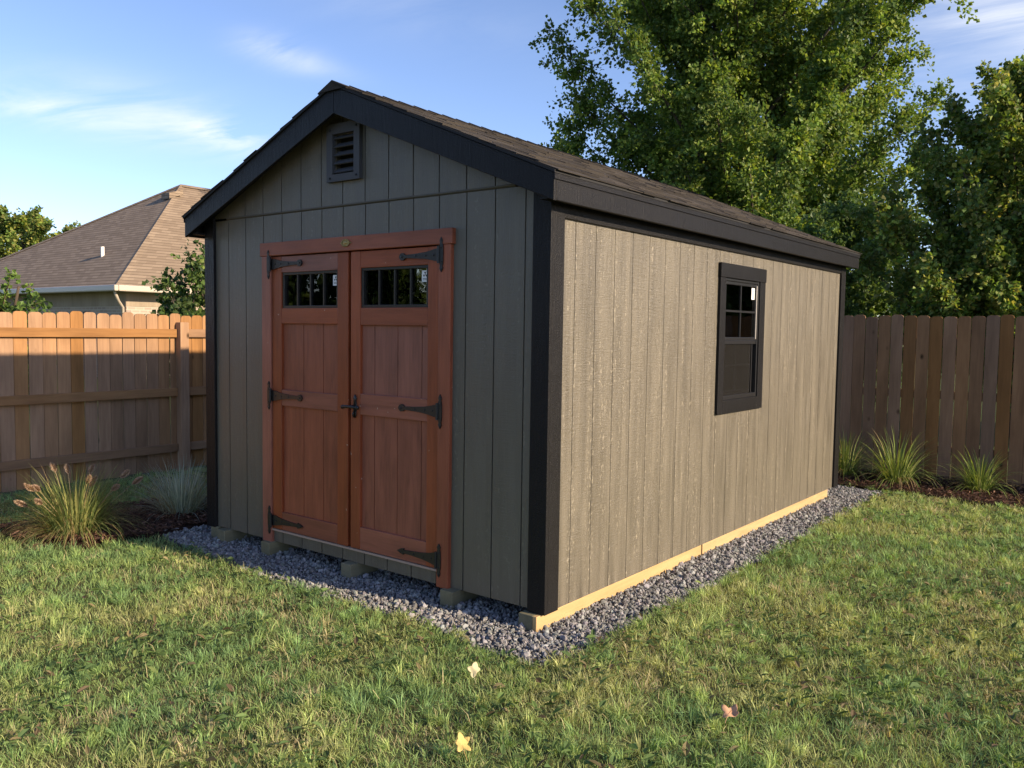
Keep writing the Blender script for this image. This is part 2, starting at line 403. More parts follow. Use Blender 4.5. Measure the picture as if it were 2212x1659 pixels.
for pl, lb in ((MULCH_L, 'brown mulch bed left of the shed around two grass clumps'), (MULCH_R, 'brown mulch bed along the foot of the back fence')):
    tag(sheet('mulch_bed', pl, .002, mm), lb, kind='structure')

# ------------------------------------------------------------------ the shed
SH_W, SH_L, MID = 3.05, 4.907, -1.525
ZB, OV, EX = .072, .124, .106
ZAT, ZET, ZAB, ZEB = 2.992, 2.317, 2.832, 2.182
SLOPE = (ZAT-ZET)/(SH_W/2+EX)
shed = thing('garden_shed', 'dark grey-brown gable shed with black trim and red double doors on gravel', 'shed', (MID, SH_L/2, 0))
def ztop(x): return ZAT-.03-abs(x-MID)*SLOPE

def board_wall(name, mat, axis, u0, u1, face, inward, zb, top, holes=(), pitch=.2032, phase=0.0, gap=.008, parent=None):
    """grooved vertical siding: boards with gaps over a backing, cut round its openings"""
    mb = MB()
    def strip(a, b, d0, d1, ex):
        cuts = sorted({a, b, *[h for H in holes for h in H[:2] if a < h < b], *([MID] if axis == 0 and a < MID < b else [])})
        for p, q_ in zip(cuts[:-1], cuts[1:]):
            if q_-p < .002: continue
            zs = [(zb-ex, None)]
            hs = [H for H in holes if H[0] <= (p+q_)/2 <= H[1]]
            segs = []; z = zb-ex
            for H in sorted(hs, key=lambda h: h[2]):
                if H[2] > z: segs.append((z, H[2]))
                z = H[3]
            segs.append((z, None))
            for (za, zc) in segs:
                ta, tb = (zc, zc) if zc is not None else (top(p), top(q_))
                if ta <= za and tb <= za: continue
                ta, tb = max(ta, za+.001), max(tb, za+.001)
                mb.prism([(p, za), (q_, za), (q_, tb), (p, ta)], 1 if axis == 0 else 0, face+inward*d0, face+inward*d1)
    k = math.floor((u0-phase)/pitch)
    while phase+k*pitch < u1:
        a, b = max(u0, phase+k*pitch+gap/2), min(u1, phase+(k+1)*pitch-gap/2)
        if b-a > .004: strip(a, b, 0, .014, 0)
        k += 1
    strip(u0+.002, u1-.002, .010, .052, -.004)
    return mb.build(name, mat, parent)
DOOR_HOLE = (-2.30, -.73, .150, 2.03); VENT_HOLE = (-1.64, -1.45, 2.49, 2.735)
ZS = 2.305
DW = [(-2.178, -1.622, 1.668, 1.905), (-1.405, -.845, 1.668, 1.910)]
board_wall('front_wall', M['siding_front'], 0, -SH_W+.01, -.01, 0, 1, ZB, lambda x: min(ZS-.012, ztop(x)), [DOOR_HOLE], phase=-.157, parent=shed)
board_wall('gable_siding', M['siding_front'], 0, -SH_W+.01, -.01, -.004, 1, ZS+.004, ztop, [VENT_HOLE], phase=-.157, parent=shed)
WIN = (2.135, 2.775, 1.055, 1.945)
side = board_wall('side_wall', M['siding_side'], 1, .056, SH_L-.056, 0, -1, ZB-.012, lambda y: 2.245, [WIN], phase=.235, gap=.0048, parent=shed)
board_wall('side_wall', M['siding_side'], 1, .056, SH_L-.056, -SH_W, 1, ZB, lambda y: 2.245, phase=.235, parent=shed)
board_wall('rear_wall', M['siding_front'], 0, -SH_W+.01, -.01, SH_L, -1, ZB, ztop, parent=shed)
# bare lining seen through the panes
mb = MB()
mb.box(-SH_W+.055, -.055, SH_L-.075, SH_L-.056, .11, 2.3); mb.box(-SH_W+.056, -SH_W+.075, .06, SH_L-.08, .11, 2.24)
for y in np.arange(.5, 4.8, .41): mb.box(-SH_W+.073, -SH_W+.16, y, y+.04, .11, 2.24)
for x in np.arange(-2.8, -.2, .41): mb.box(x, x+.04, SH_L-.16, SH_L-.077, .11, 2.3)
mb.build('inner_lining', M['inner'], shed)
MB().box(-SH_W+.055, -.055, .055, SH_L-.055, ZB+.002, .108).build('floor_deck', M['inner'], shed)
# seam flashing across the front
xs = (ZAB-.01-ZS)/((ZAB-ZEB)/(SH_W/2+EX))
MB().prism([(-.0062, ZS-.003), (-.0062, ZS+.001), (-.0048, ZS+.006), (.006, ZS+.006), (.006, ZS-.012)], 0, MID-xs, MID+xs).build('seam_strip', M['seam'], shed)
# corner boards
for (x0, x1, y0, y1, zt) in ((-.095, .020, -.020, .004, 2.32), (-.006, .0195, .0045, .105, 2.21), (-SH_W-.02, -SH_W+.095, -.020, .004, 2.32), (-SH_W-.0195, -SH_W+.006, .0045, .105, 2.21),
                             (-.006, .0195, SH_L-.105, SH_L-.0045, 2.21), (-.095, .020, SH_L-.004, SH_L+.020, 2.2), (-SH_W-.02, -SH_W+.095, SH_L-.004, SH_L+.02, 2.2), (-SH_W-.0195, -SH_W+.006, SH_L-.105, SH_L-.0045, 2.2)):
    MB().box(x0, x1, y0, y1, ZB-.012, zt).build('corner_trim', M['trim'], shed, .003)
# black frieze boards under the eaves, darkening the fascia's shadow band
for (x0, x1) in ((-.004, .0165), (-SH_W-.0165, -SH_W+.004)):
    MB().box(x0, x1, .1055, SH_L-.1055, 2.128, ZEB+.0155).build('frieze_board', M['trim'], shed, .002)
# rake boards, fascia, soffit, drip edge
for s in (1, -1):
    for (ya, yb) in ((-OV, -OV+.022), (SH_L+OV-.022, SH_L+OV)):
        MB().prism([(MID+s*.0005, ZAT), (MID+s*(SH_W/2+EX), ZET), (MID+s*(SH_W/2+EX), ZEB), (MID+s*.0005, ZAB)], 1, ya, yb).build('rake_board', M['trim'], shed, .003)
    xo = MID+s*(SH_W/2+EX)
    MB().box(min(xo, xo-s*.022), max(xo, xo-s*.022), -OV+.0225, SH_L+OV-.0225, ZEB+.003, ZET-.004).build('fascia_board', M['trim'], shed, .003)
    xi = MID+s*(SH_W/2+.002); xq = xo-s*.023
    MB().box(min(xi, xq), max(xi, xq), -.095, SH_L+.095, ZEB+.016, ZEB+.030).build('soffit', M['trim'], shed)
    mb = MB(); a = xo+s*.001
    mb.box(min(a, a+s*.006), max(a, a+s*.006), -OV-.004, SH_L+OV+.004, ZET-.030, ZET+.004); mb.build('drip_edge', M['trim'], shed)
for (ya, yb) in ((-OV+.023, -.004), (SH_L+.004, SH_L+OV-.023)):
    mb = MB()
    for s in (1, -1): mb.prism([(MID+s*.001, ZAT-.045), (MID+s*(SH_W/2+EX-.03), ZET-.045), (MID+s*(SH_W/2+EX-.03), ZET-.060), (MID+s*.001, ZAT-.060)], 1, ya, yb)
    mb.build('soffit', M['trim'], shed)
# roof deck and shingles
mb = MB(); XR = SH_W/2+EX+.010
for s in (1, -1):
    z1 = ZAT+.002-XR*SLOPE
    mb.prism([(MID+s*.0005, ZAT+.002), (MID+s*XR, z1), (MID+s*XR, z1+.014), (MID+s*.0005, ZAT+.016)], 1, -OV-.010, SH_L+OV+.010)
roof = mb.build('roof', M['dark'], shed)
mb = MB(); RL = math.hypot(XR+.012, (XR+.012)*SLOPE); cs, sn = 1/math.hypot(1, SLOPE), SLOPE/math.hypot(1, SLOPE)
NC = 13; ex = RL/NC; rr = random.Random(5)
for s in (1, -1):
    def pt(d, y, h):          # d: distance down from the ridge
        return (MID+s*(d*cs+h*sn), y, ZAT+.017-d*sn+h*cs)
    for c in range(NC):
        d1 = RL-c*ex; d0 = max(0, d1-ex-.012); y = -OV-.020+rr.random()*.03
        while y < SH_L+OV+.02:
            w = rr.choice((.11, .16, .22, .30)); y2 = min(y+w, SH_L+OV+.020); th = rr.choice((.004, .005, .008, .009)); r = .05+.95*rr.random()
            dd = d1+rr.uniform(-.006, .004)
            vs = [pt(d0, y, .0), pt(d0, y2, .0), pt(dd, y2, .002), pt(dd, y, .002), pt(d0, y, .004), pt(d0, y2, .004), pt(dd, y2, th+.003), pt(dd, y, th+.003)]
            mb.add(vs, [(0, 3, 2, 1), (4, 5, 6, 7), (0, 1, 5, 4), (1, 2, 6, 5), (2, 3, 7, 6), (3, 0, 4, 7)], r); y = y2+.0015
y = -OV-.014
while y < SH_L+OV-.02:
    r = .05+.9*rr.random(); y2 = min(y+.17, SH_L+OV+.02); h0, h1 = .004, .011
    def cp(d, y, h, s): return (MID+s*(d*cs), y, ZAT+.019-d*sn+h)
    vs = [cp(.13, y, h1, -1), cp(0, y, h1+.004, 1), cp(.13, y, h1, 1), cp(.13, y2, h0, 1), cp(0, y2, h0+.004, 1), cp(.13, y2, h0, -1),
          cp(.13, y, .004, -1), cp(.13, y, .004, 1)]
    mb.add(vs, [(0, 1, 4, 5), (1, 2, 3, 4), (6, 7, 2, 1), (6, 1, 0)], r); y = y2-.03
mb.build('shingles', M['shingle'], roof)
# gable vent
mb = MB(); x0, x1, z0, z1 = -1.700, -1.398, 2.448, 2.800; a0, a1, b0, b1 = -1.645, -1.450, 2.492, 2.738
ya, yb = -.032, -.002
mb.box(x0, a0, ya, yb, z0, z1); mb.box(a1, x1, ya, yb, z0, z1); mb.box(a0, a1, ya, yb, z0, b0); mb.box(a0, a1, ya, yb, b1, z1)
vent = mb.build('gable_vent', M['vent'], shed)
MB().box(a0-.002, a1+.002, .035, .040, b0-.002, b1+.002).build('vent_screen', M['dark'], vent)
for k in range(5):
    z = b0+.012+k*.0515
    MB().prism([(-.026, z), (-.020, z-.004), (.022, z+.030), (.016, z+.034)], 0, a0+.001, a1-.001).build('louver', M['vent'], vent)
for (x, z) in ((-1.665, 2.470), (-1.424, 2.472), (-1.424, 2.768), (-1.665, 2.765)): MB().ball((x, -.034, z), .007, .006, .007).build('screw', M['dark'], vent, smooth=True)

# door frame
hd = MB().box(-2.395, -.642, -.030, .010, 2.018, 2.107).build('door_header', M['red_h'], shed, .004)
for (a, b) in ((-2.380, -2.285), (-.745, -.655)):
    MB().box(a, b, -.026, .012, ZB-.008, 2.0175).build('door_jamb', M['red'], shed, .004)
bd = MB(); cxb = -1.520; zb_ = 2.066
bd.prism([(cxb+.036*math.cos(w), zb_+.022*math.sin(w)) for w in np.linspace(0, 2*math.pi, 22)[:-1]], 1, -.034, -.029)
for w in np.linspace(0, 2*math.pi, 15)[:-1]: bd.ball((cxb+.034*math.cos(w), -.035, zb_+.020*math.sin(w)), .006, .004, .005, 6, 4)
bd.ball((cxb, -.034, zb_), .020, .005, .011); bd.box(cxb-.050, cxb-.030, -.033, -.029, zb_-.003, zb_+.003); bd.box(cxb+.030, cxb+.050, -.033, -.029, zb_-.003, zb_+.003)
bd.build('badge', M['brass'], hd)
MB().box(-2.285, -.745, -.018, .04, .150, .162).build('threshold', M['threshold'], shed)
MB().box(-1.545, -1.465, .020, .034, .170, 2.005).build('astragal', M['red'], shed)

def hinge_mb(xp, z, s, arrow):
    """wrought strap hinge: plate on the jamb at xp, strap running s-wards"""
    mb = MB(); y0, y1 = -.0325, -.0262
    out = [(0, .098), (.008, .086), (.013, .076), (.008, .064), (.012, .054), (.0145, .03), (.0145, -.03), (.012, -.054), (.008, -.064), (.013, -.076), (.008, -.086), (0, -.098)]
    pl = [(xp+a, z+b) for a, b in out]+[(xp-a, z+b) for a, b in reversed(out[1:-1])]
    mb.prism(pl, 1, y0, y1)
    xb = xp+s*.020
    mb.tube([(xb, -.033, z-.048), (xb, -.033, z+.048)], .0085, 10)
    L = .325; w0, w1 = .036, .0095
    prof = [(.006, w0), (.04, .034), (.07, .027), (.12, .019), (.20, .013), (.275, w1)]
    if arrow: tip = [(.277, .019), (.300, .014), (L+.004, 0)]
    else: tip = [(.280, .012), (.288, .019), (.302, .022), (.316, .017), (.324, .006), (L, 0)]
    up = prof+tip
    st = [(xp+s*(.016+a), z+b) for a, b in up]+[(xp+s*(.016+a), z-b) for a, b in reversed(up[:-1])]
    mb.prism(st, 1, -.0235, -.0125)
    for a in (.05, .11, .19, .305): mb.ball((xp+s*(.016+a), -.0245, z), .006, .004, .006, 8, 5)
    for b in (.083, .042, -.042, -.083): mb.ball((xp, -.0335, z+b), .006, .004, .006, 8, 5)
    return mb

def make_door(x0, x1, sl, sr, wi, rails, hx, hs, gphase, lab):
    """x0..x1 leaf; sl, sr stile widths; wi window (x0,x1,z0,z1); rails: z bounds"""
    ya, yb = -.014, .020; zb0, zt0 = .166, 2.012
    top_b, mid2, mid1, bot = rails          # (z0,z1) of each rail
    mb = MB(); e = .0006
    mb.box(x0, x0+sl, ya, yb, zb0, zt0); mb.box(x1-sr, x1, ya, yb, zb0, zt0)
    d = mb.build('door', M['red'], shed, .003, label=lab)
    for (za, zc) in ((wi[3], zt0-e), mid2, mid1, (zb0+e, bot)):
        MB().box(x0+sl+e, x1-sr-e, ya+.0015, yb-.002, za, zc).build('rail', M['red_h'], d, .003)
    for (za, zc) in ((mid1[1], mid2[0]), (bot, mid1[0])):
        p = MB(); xa = x0+sl-.004; k = 0
        cuts = [xa]+[g for g in np.arange(x0+gphase, x1, .198) if xa+.02 < g < x1-sr-.02]+[x1-sr+.004]
        for u, w in zip(cuts[:-1], cuts[1:]): p.box(u+.0025, w-.0025, .006, .016, za-.004, zc+.004)
        p.box(xa, x1-sr+.004, .0115, .019, za-.004, zc+.004)
        p.build('door_panel', M['red_panel'], d)
    wx0, wx1, wz0, wz1 = wi; f = .017
    mb = MB()
    mb.box(wx0, wx1, -.006, .020, wz0, wz0+f); mb.box(wx0, wx1, -.006, .020, wz1-f, wz1)
    mb.box(wx0, wx0+f, -.006, .020, wz0+f, wz1-f); mb.box(wx1-f*.7, wx1, -.006, .020, wz0+f, wz1-f)
    mb.build('window_frame', M['sash'], d, .002)
    for k in (1, 2, 3):
        x = wx0+f+(wx1-wx0-1.7*f)*k/4
        MB().box(x-.006, x+.006, .000, .012, wz0+f+e, wz1-f-e).build('muntin', M['sash'], d)
    MB().box(wx0+.004, wx1-.004, .0135, .0165, wz0+.004, wz1-.004).build('glass_pane', M['glass'], d)
    sx1 = wx1-f*.7-.002; sz1 = wz1-f-.012
    st = MB().box(sx1-.052, sx1, .0118, .0130, sz1-.066, sz1).build('sticker', M['paper'], d)
    # three dark arrows of a recycling mark and two lines of small print
    ik = MB()
    for w in (90, 210, 330):
        cx_, cz_ = sx1-.026+.010*math.cos(math.radians(w)), sz1-.024+.010*math.sin(math.radians(w))
        ik.prism([(cx_+.009*math.cos(math.radians(w+q)), cz_+.009*math.sin(math.radians(w+q))) for q in (-60, 60, 180)], 1, .0108, .0117)
    for zz_ in (.046, .054): ik.box(sx1-.044, sx1-.008, .0110, .0117, sz1-zz_-.0015, sz1-zz_+.0015)
    ik.build('sticker_print', M['ink'], d)
    for z, ar in ((1.962, False), (1.078, False), (.222, True)):
        hinge_mb(hx, z, hs, ar).build('strap_hinge', M['metal'], d)
    return d
make_door(-2.280, -1.516, .098, .100, DW[0], (None, (1.566, 1.668), (1.015, 1.122), .288), -2.300, 1, .098+.21, None)
rd = make_door(-1.490, -.750, .085, .088, DW[1], (None, (1.562, 1.668), (1.010, 1.140), .306), -.722, -1, .085+.11, None)
# thumb-latch handle on the right leaf, its lever reaching over the gap
mb = MB(); hx, hz = -1.447, 1.058
out = [(0, .075), (.010, .062), (.016, .050), (.009, .038), (.013, .02), (.013, -.02), (.009, -.045), (.011, -.056), (0, -.072)]
mb.prism([(hx+a, hz+b) for a, b in out]+[(hx-a, hz+b) for a, b in reversed(out[1:-1])], 1, -.020, -.0135)
mb.tube([(hx, -.018, hz), (hx, -.052, hz)], .011, 10); mb.tube([(hx+.055, -.050, hz-.002), (hx+.02, -.054, hz), (hx-.03, -.054, hz), (hx-.075, -.050, hz-.004)], [.011, .009, .009, .012], 10)
mb.ball((hx-.078, -.050, hz-.005), .013, .012, .013); mb.ball((hx+.057, -.050, hz-.002), .014, .012, .014)
mb.tube([(hx, -.022, hz-.03), (hx, -.034, hz-.045), (hx, -.026, hz-.066)], .006, 8)
mb.build('latch_handle', M['metal'], rd, smooth=True)

# side window: trim boards, black double-hung sashes, screen over the lower half
y0, y1, z0, z1 = 2.045, 2.875, .965, 2.040
win = MB().box(.002, .026, y0-.004, y1+.004, WIN[3]-.006, z1)
win.box(.002, .022, y0, WIN[0]+.004, z0, WIN[3]-.0065); win.box(.002, .022, WIN[1]-.004, y1, z0, WIN[3]-.0065); win.box(.002, .0225, WIN[0]+.0045, WIN[1]-.0045, z0, WIN[2]+.006)
win = win.build('window', M['trim'], shed, .003)
ya, yb, za, zb2 = WIN[0]+.005, WIN[1]-.005, WIN[2]+.007, WIN[3]-.008
mb = MB(); f = .018
mb.box(-.052, .012, ya, ya+f, za, zb2); mb.box(-.052, .012, yb-f, yb, za, zb2); mb.box(-.052, .012, ya+f, yb-f, za, za+.030); mb.box(-.052, .012, ya+f, yb-f, zb2-f, zb2)
mb.build('window_frame', M['sash'], win, .002)
zm = 1.490; ia, ib = ya+f+.001, yb-f-.001
def sash(xa, xb, zl, zh, w, nm):
    mb = MB(); mb.box(xa, xb, ia, ia+w, zl, zh); mb.box(xa, xb, ib-w, ib, zl, zh); mb.box(xa, xb, ia+w, ib-w, zl, zl+w); mb.box(xa, xb, ia+w, ib-w, zh-w, zh)
    s_ = mb.build(nm, M['sash'], win, .002)
    xg = (xa+xb)/2
    MB().box(xg-.002, xg+.002, ia+w-.002, ib-w+.002, zl+w-.002, zh-w+.002).build('glass_pane', M['glass'], win)
    m2 = MB(); yc = (ia+ib)/2; zc = (zl+zh)/2
    MB().box(xg+.003, xg+.010, yc-.007, yc+.007, zl+w, zh-w).build('muntin', M['sash'], win)
    MB().box(xg+.0025, xg+.0105, ia+w, ib-w, zc-.007, zc+.007).build('muntin', M['sash'], win)
    return s_
sash(-.022, .004, zm+.003, zb2-f-.001, .022, 'upper_sash')
sash(-.050, -.028, za+.032, zm+.030, .026, 'lower_sash')
MB().box(-.022, .006, ia, ib, zm-.026, zm+.002).build('meeting_rail', M['sash'], win, .002)
MB().box(-.006, -.004, ia, ib-.06, za+.030, zm-.026).build('insect_screen', M['screen'], win)
MB().box(-.006, .003, ib-.075, ib-.058, za+.032, zm-.028).build('screen_frame', M['sash'], win)
MB().box(.0045, .0085, ib-.020, ib-.006, zm+.012, zb2-f-.012).build('sash_track', M['track'], win, label='pale track strip on the far side of the upper sash')
sk = MB().box(-.0065, -.0055, ib-.022-.062, ib-.022-.006, zb2-f-.022-.095, zb2-f-.030).build('sticker', M['paper'], win)
MB().ball((-.0052, ib-.022-.034, zb2-f-.055), .0012, .007, .009, 8, 4).build('sticker_print', M['ink'], win)

# skids: four by fours running under the floor, their ends showing in front
for (a, b) in ((-2.875, -2.785), (-2.355, -2.262), (-1.528, -1.436), (-.682, -.588)):
    MB().box(a, b, -.060, SH_L-.2, -.05, ZB-.002).build('skid', M['skid'], shed, .004)
MB().box(-.122, -.030, -.058, SH_L-.22, -.05, ZB-.013).build('skid', M['skid'], shed, .004)
for (ya, yb) in ((-.0585, 1.905), (1.925, 4.690)):
    MB().box(-.0295, -.004, ya, yb, -.05, ZB-.0135).build('skirt_board', M['board'], shed, .003, label='fresh yellow pine board along the sunny side')
MB().box(-3.02, -2.93, -.020, SH_L-.2, -.05, ZB-.002).build('skid', M['skid'], shed, .004)

# ------------------------------------------------------------------ fences
def picket_mesh(w, h, t, axis, seed):
    r = random.Random(seed); e = .026
    mb = MB(); pts = [(-w/2, 0), (w/2, 0), (w/2, h-e), (w/2-e*.35, h-e*.35), (w/2-e*1.1, h), (-w/2+e*1.1, h), (-w/2+e*.35, h-e*.35), (-w/2, h-e)]
    mb.prism(pts, axis, -t/2, t/2); return mb
def fence(name, label, axis, fixed, u0, u1, h, pitch, mat, rmat, rail_side, rails, posts, post_h, seed):
    """axis 0: runs along X at y=fixed; axis 1: runs along Y at x=fixed"""
    base = (u0, fixed, 0) if axis == 0 else (fixed, u0, 0)
    F = thing(name, label, 'fence', base)
    r = random.Random(seed); ms = []
    for k in range(5):
        pm = picket_mesh(pitch-.0045-.0012*k*.8, h+.004*(k-2), .016, 1 if axis == 0 else 0, k)
        pm.v = [(a+base[0], b+base[1], c+base[2]) for a, b, c in pm.v]
        o = pm.build('picket', mat, F, .002)
        ms.append(o)
    n = int((u1-u0)/pitch)
    for k in range(n):
        o = ms[k] if k < 5 else ms[r.randrange(5)].copy()
        if k >= 5: COL.objects.link(o); o.parent = F
        u = (k+.5)*pitch+r.uniform(-.0012, .0012); d = r.uniform(-.002, .002)
        o.location = (u, d, r.uniform(-.008, .006)) if axis == 0 else (d, u, r.uniform(-.008, .006))
        tl = r.uniform(-.0022, .0022)
        o.rotation_euler = (0, tl, 0) if axis == 0 else (tl, 0, 0)
    s = rail_side
    cuts = sorted([u0]+[p for p in posts]+[u1])
    for (za, zb_) in rails:
        for a, b in zip(cuts[:-1], cuts[1:]):
            if axis == 0: MB().box(a+.052, b-.052, fixed+min(s*.010, s*.048), fixed+max(s*.010, s*.048), za, zb_).build('rail', rmat, F, .004)
            else: MB().box(fixed+min(s*.010, s*.048), fixed+max(s*.010, s*.048), a+.052, b-.052, za, zb_).build('rail', rmat, F, .004)
    for p in posts:
        if axis == 0: MB().box(p-.05, p+.05, fixed+min(s*.0105, s*.105), fixed+max(s*.0105, s*.105), -.05, post_h).build('post', mat, F, .006)
        else: MB().box(fixed+min(s*.0105, s*.105), fixed+max(s*.0105, s*.105), p-.05, p+.05, -.05, post_h).build('post', mat, F, .006)
    return F
fence('wooden_fence', 'warm cedar picket fence with rails facing the yard, left of the shed', 1, -5.84, -4.2, 6.5, 1.655, .128, M['cedar'], M['cedar_h'], 1,
      [(1.415, 1.502), (.790, .878), (.195, .280)], [-3.38, -.98, 1.42, 3.82, 6.22], 1.575, 3)
fence('wooden_fence', 'dark brown flat-faced picket fence behind and right of the shed', 0, 6.55, -5.82, 6.9, 1.765, .1335, M['brown'], M['brown'], 1,
      [(1.44, 1.53), (.86, .95), (.26, .35)], [-3.4, -1.0, 1.4, 3.8, 6.2], 1.70, 9)

# ------------------------------------------------------------------ the neighbour's house
t = NT('pale_brick'); P = t.pos(); sx = t.sep(P)
uv = t.n('ShaderNodeCombineXYZ', {0: t.math('ADD', sx[0], sx[1]), 1: sx[2], 2: 0.0}).outputs[0]
bk = t.n('ShaderNodeTexBrick', {'Vector': uv, 'Color1': (.40, .315, .25, 1), 'Color2': (.26, .205, .18, 1), 'Mortar': (.50, .44, .36, 1), 'Scale': 1.0, 'Mortar Size': .012, 'Brick Width': .24, 'Row Height': .085, 'Bias': -.1})
cb = t.mix(t.math('MULTIPLY', t.noise(P, 1.4, 4, .6), .5), bk.outputs['Color'], (.36, .30, .25))
m_brick = t.bsdf(cb, .9, t.bump(bk.outputs['Fac'], -.4, .01), .2)
t = NT('tan_roof_shingles'); P = t.pos(); sx = t.sep(P)
row = t.math('DIVIDE', sx[2], .092); fr = t.math('FRACT', row); rid = t.math('FLOOR', row)
uu = t.math('ADD', t.math('DIVIDE', t.math('ADD', sx[0], sx[1]), .30), t.math('MULTIPLY', t.n('ShaderNodeTexWhiteNoise', {'W': rid}, noise_dimensions='1D').outputs['Value'], 9.0))
tab = t.n('ShaderNodeTexWhiteNoise', {'Vector': t.n('ShaderNodeCombineXYZ', {0: t.math('FLOOR', uu), 1: rid}).outputs[0]}, noise_dimensions='2D').outputs['Value']
cr = t.ramp(tab, [(.0, (.195, .148, .106)), (.5, (.240, .185, .134)), (1.0, (.290, .226, .165))])
cr = t.mix(t.math('MULTIPLY', t.noise(P, .55, 4, .6), .5), cr, (.215, .165, .120))
cr = t.mix(t.math('GREATER_THAN', fr, .86), cr, (.085, .064, .050))
m_hroof = t.bsdf(cr, .9, t.bump(t.math('MULTIPLY', fr, -1.0), .6, .02), .15)
M['frieze'] = mat_wood('frieze_boards', (.22, .17, .12), (.40, .33, .25), True, .5, 0, .8, .3)
M['gutter'] = mat_plain('pale_gutter_metal', (.46, .40, .33), .4)
HX, HY, HW, HZ = -20.1, 8.06, 4.80, 2.60; PH = 6.40; HL = 16.0; HA = -35.0
house = thing('house', 'brick house with a tan hip roof beyond the left fence', 'house', (HX-HW, HY+HL/2, 0))
w_in = .55
MB().box(HA+w_in, HX-w_in, HY+w_in, HY+HL-w_in, -.02, 2.05).build('brick_wall', m_brick, house)
MB().box(HA+w_in-.015, HX-w_in+.015, HY+w_in-.015, HY+HL-w_in+.015, 2.051, HZ-.061).build('frieze', M['frieze'], house)
MB().box(HA+.04, HX-.04, HY+.04, HY+HL-.04, HZ-.06, HZ-.035).build('eave_soffit', M['gutter'], house)
a, b = HA, HX; c, d = HY, HY+HL; xm = HX-HW
mb = MB(); mb.add([(a, c, HZ), (b, c, HZ), (b, d, HZ), (a, d, HZ), (xm, c+HW, PH), (xm, d-HW, PH), (a, c, HZ-.03), (b, c, HZ-.03), (b, d, HZ-.03), (a, d, HZ-.03)],
                  [(0, 1, 4), (1, 2, 5, 4), (2, 3, 5), (3, 0, 4, 5), (6, 9, 8, 7), (0, 6, 7, 1), (1, 7, 8, 2), (2, 8, 9, 3), (3, 9, 6, 0)])
hr = mb.build('roof', m_hroof, house)
for p0, p1 in (((b, c, HZ), (xm, c+HW, PH)), ((a, c, HZ), (xm, c+HW, PH)), ((xm, c+HW, PH), (xm, d-HW, PH)), ((b, d, HZ), (xm, d-HW, PH)), ((a, d, HZ), (xm, d-HW, PH))):
    p0, p1 = Vector(p0), Vector(p1); dr = (p1-p0).normalized(); sd = dr.cross(Vector((0, 0, 1))).normalized(); up = sd.cross(dr)
    mb = MB(); w = .14
    vs = [p0+sd*w-up*.07, p0+up*.035, p0-sd*w-up*.07, p1+sd*w-up*.07, p1+up*.035, p1-sd*w-up*.07]
    mb.add(vs, [(0, 1, 4, 3), (1, 2, 5, 4), (0, 3, 5, 2), (0, 2, 1), (3, 4, 5)]); mb.build('ridge_cap', m_hroof, hr)
for (x0, x1, y0, y1) in ((a-.12, b+.12, c-.12, c), (b, b+.12, c+.001, d)):
    MB().box(x0, x1, y0, y1, HZ-.16, HZ+.01).build('gutter', M['gutter'], house, .03)
mb = MB(); dx, dy = HX+.0, HY-.05
mb.tube([(HX-.15, HY+.02, HZ-.10), (HX-.15, HY+.05, HZ-.24), (HX-.30, HY+w_in-.35, HZ-.42), (HX-w_in-.08, HY+w_in-.06, HZ-.58), (HX-w_in-.08, HY+w_in-.06, 0)], .045, 8)
mb.build('downspout', M['gutter'], house, smooth=True)
MB().box(HX-3.05, HX-2.70, HY+w_in-.02, HY+w_in+.02, 1.55, 1.90).build('wall_vent', M['dark'], house)
def hip_pt(x, f):            # a point on the hip end facing -Y
    return (x, HY+f*HW, HZ+f*(PH-HZ))
p = hip_pt(-23.45, .27); mb = MB(); mb.tube([(p[0], p[1], p[2]-.05), (p[0], p[1], p[2]+.28)], .055, 10); mb.build('vent_pipe', M['paper'], hr)
p = hip_pt(-24.4, .86)
mb = MB(); mb.add([(p[0]-.25, p[1]-.2, p[2]-.10), (p[0]+.25, p[1]-.2, p[2]-.10), (p[0]+.25, p[1]-.2, p[2]+.10), (p[0]-.25, p[1]-.2, p[2]+.10), (p[0]-.25, p[1]+.3, p[2]+.25), (p[0]+.25, p[1]+.3, p[2]+.25), (p[0]+.25, p[1]+.3, p[2]+.1), (p[0]-.25, p[1]+.3, p[2]+.1)],
                  [(0, 1, 2, 3), (3, 2, 5, 4), (4, 5, 6, 7), (0, 3, 4, 7), (1, 6, 5, 2), (0, 7, 6, 1)]); mb.build('roof_vent', m_hroof, hr)

# ------------------------------------------------------------------ trees
def leaves_mesh(name, C, D, size, pal, parent, seed, shape='maple', jit=.16):
    """C centres, D hanging directions; every leaf a small folded face with pointed lobes"""
    g = np.random.default_rng(seed); n = len(C)
    D = unit(D+g.normal(0, .45, (n, 3))); side = unit(np.cross(D, unit(g.normal(0, 1, (n, 3))))); nrm = np.cross(side, D)
    s = size*g.uniform(.65, 1.25, n)[:, None]
    if shape == 'maple':   # two quads: a five-point outline folded along the rib
        A = C-D*s*.45; B = C+D*s*.62
        L = C-side*s*.48+nrm*s*.16+D*s*.10; R = C+side*s*.48+nrm*s*.16+D*s*.10
        V = np.stack([A, L, B, R], 1).reshape(-1, 3)
        i = np.arange(n)*4
        Fc = np.concatenate([np.stack([i, i+1, i+2], 1), np.stack([i, i+2, i+3], 1)])
    t = g.random(n)[:, None]; pal = np.array(pal)
    k = g.integers(0, len(pal), n); col = pal[k]*1.34*(1+g.normal(0, jit, (n, 1)))
    col = np.clip(col, .004, 1)
    return mesh_np(name, V, Fc, M['leaf'], parent, np.repeat(col, 4, 0))

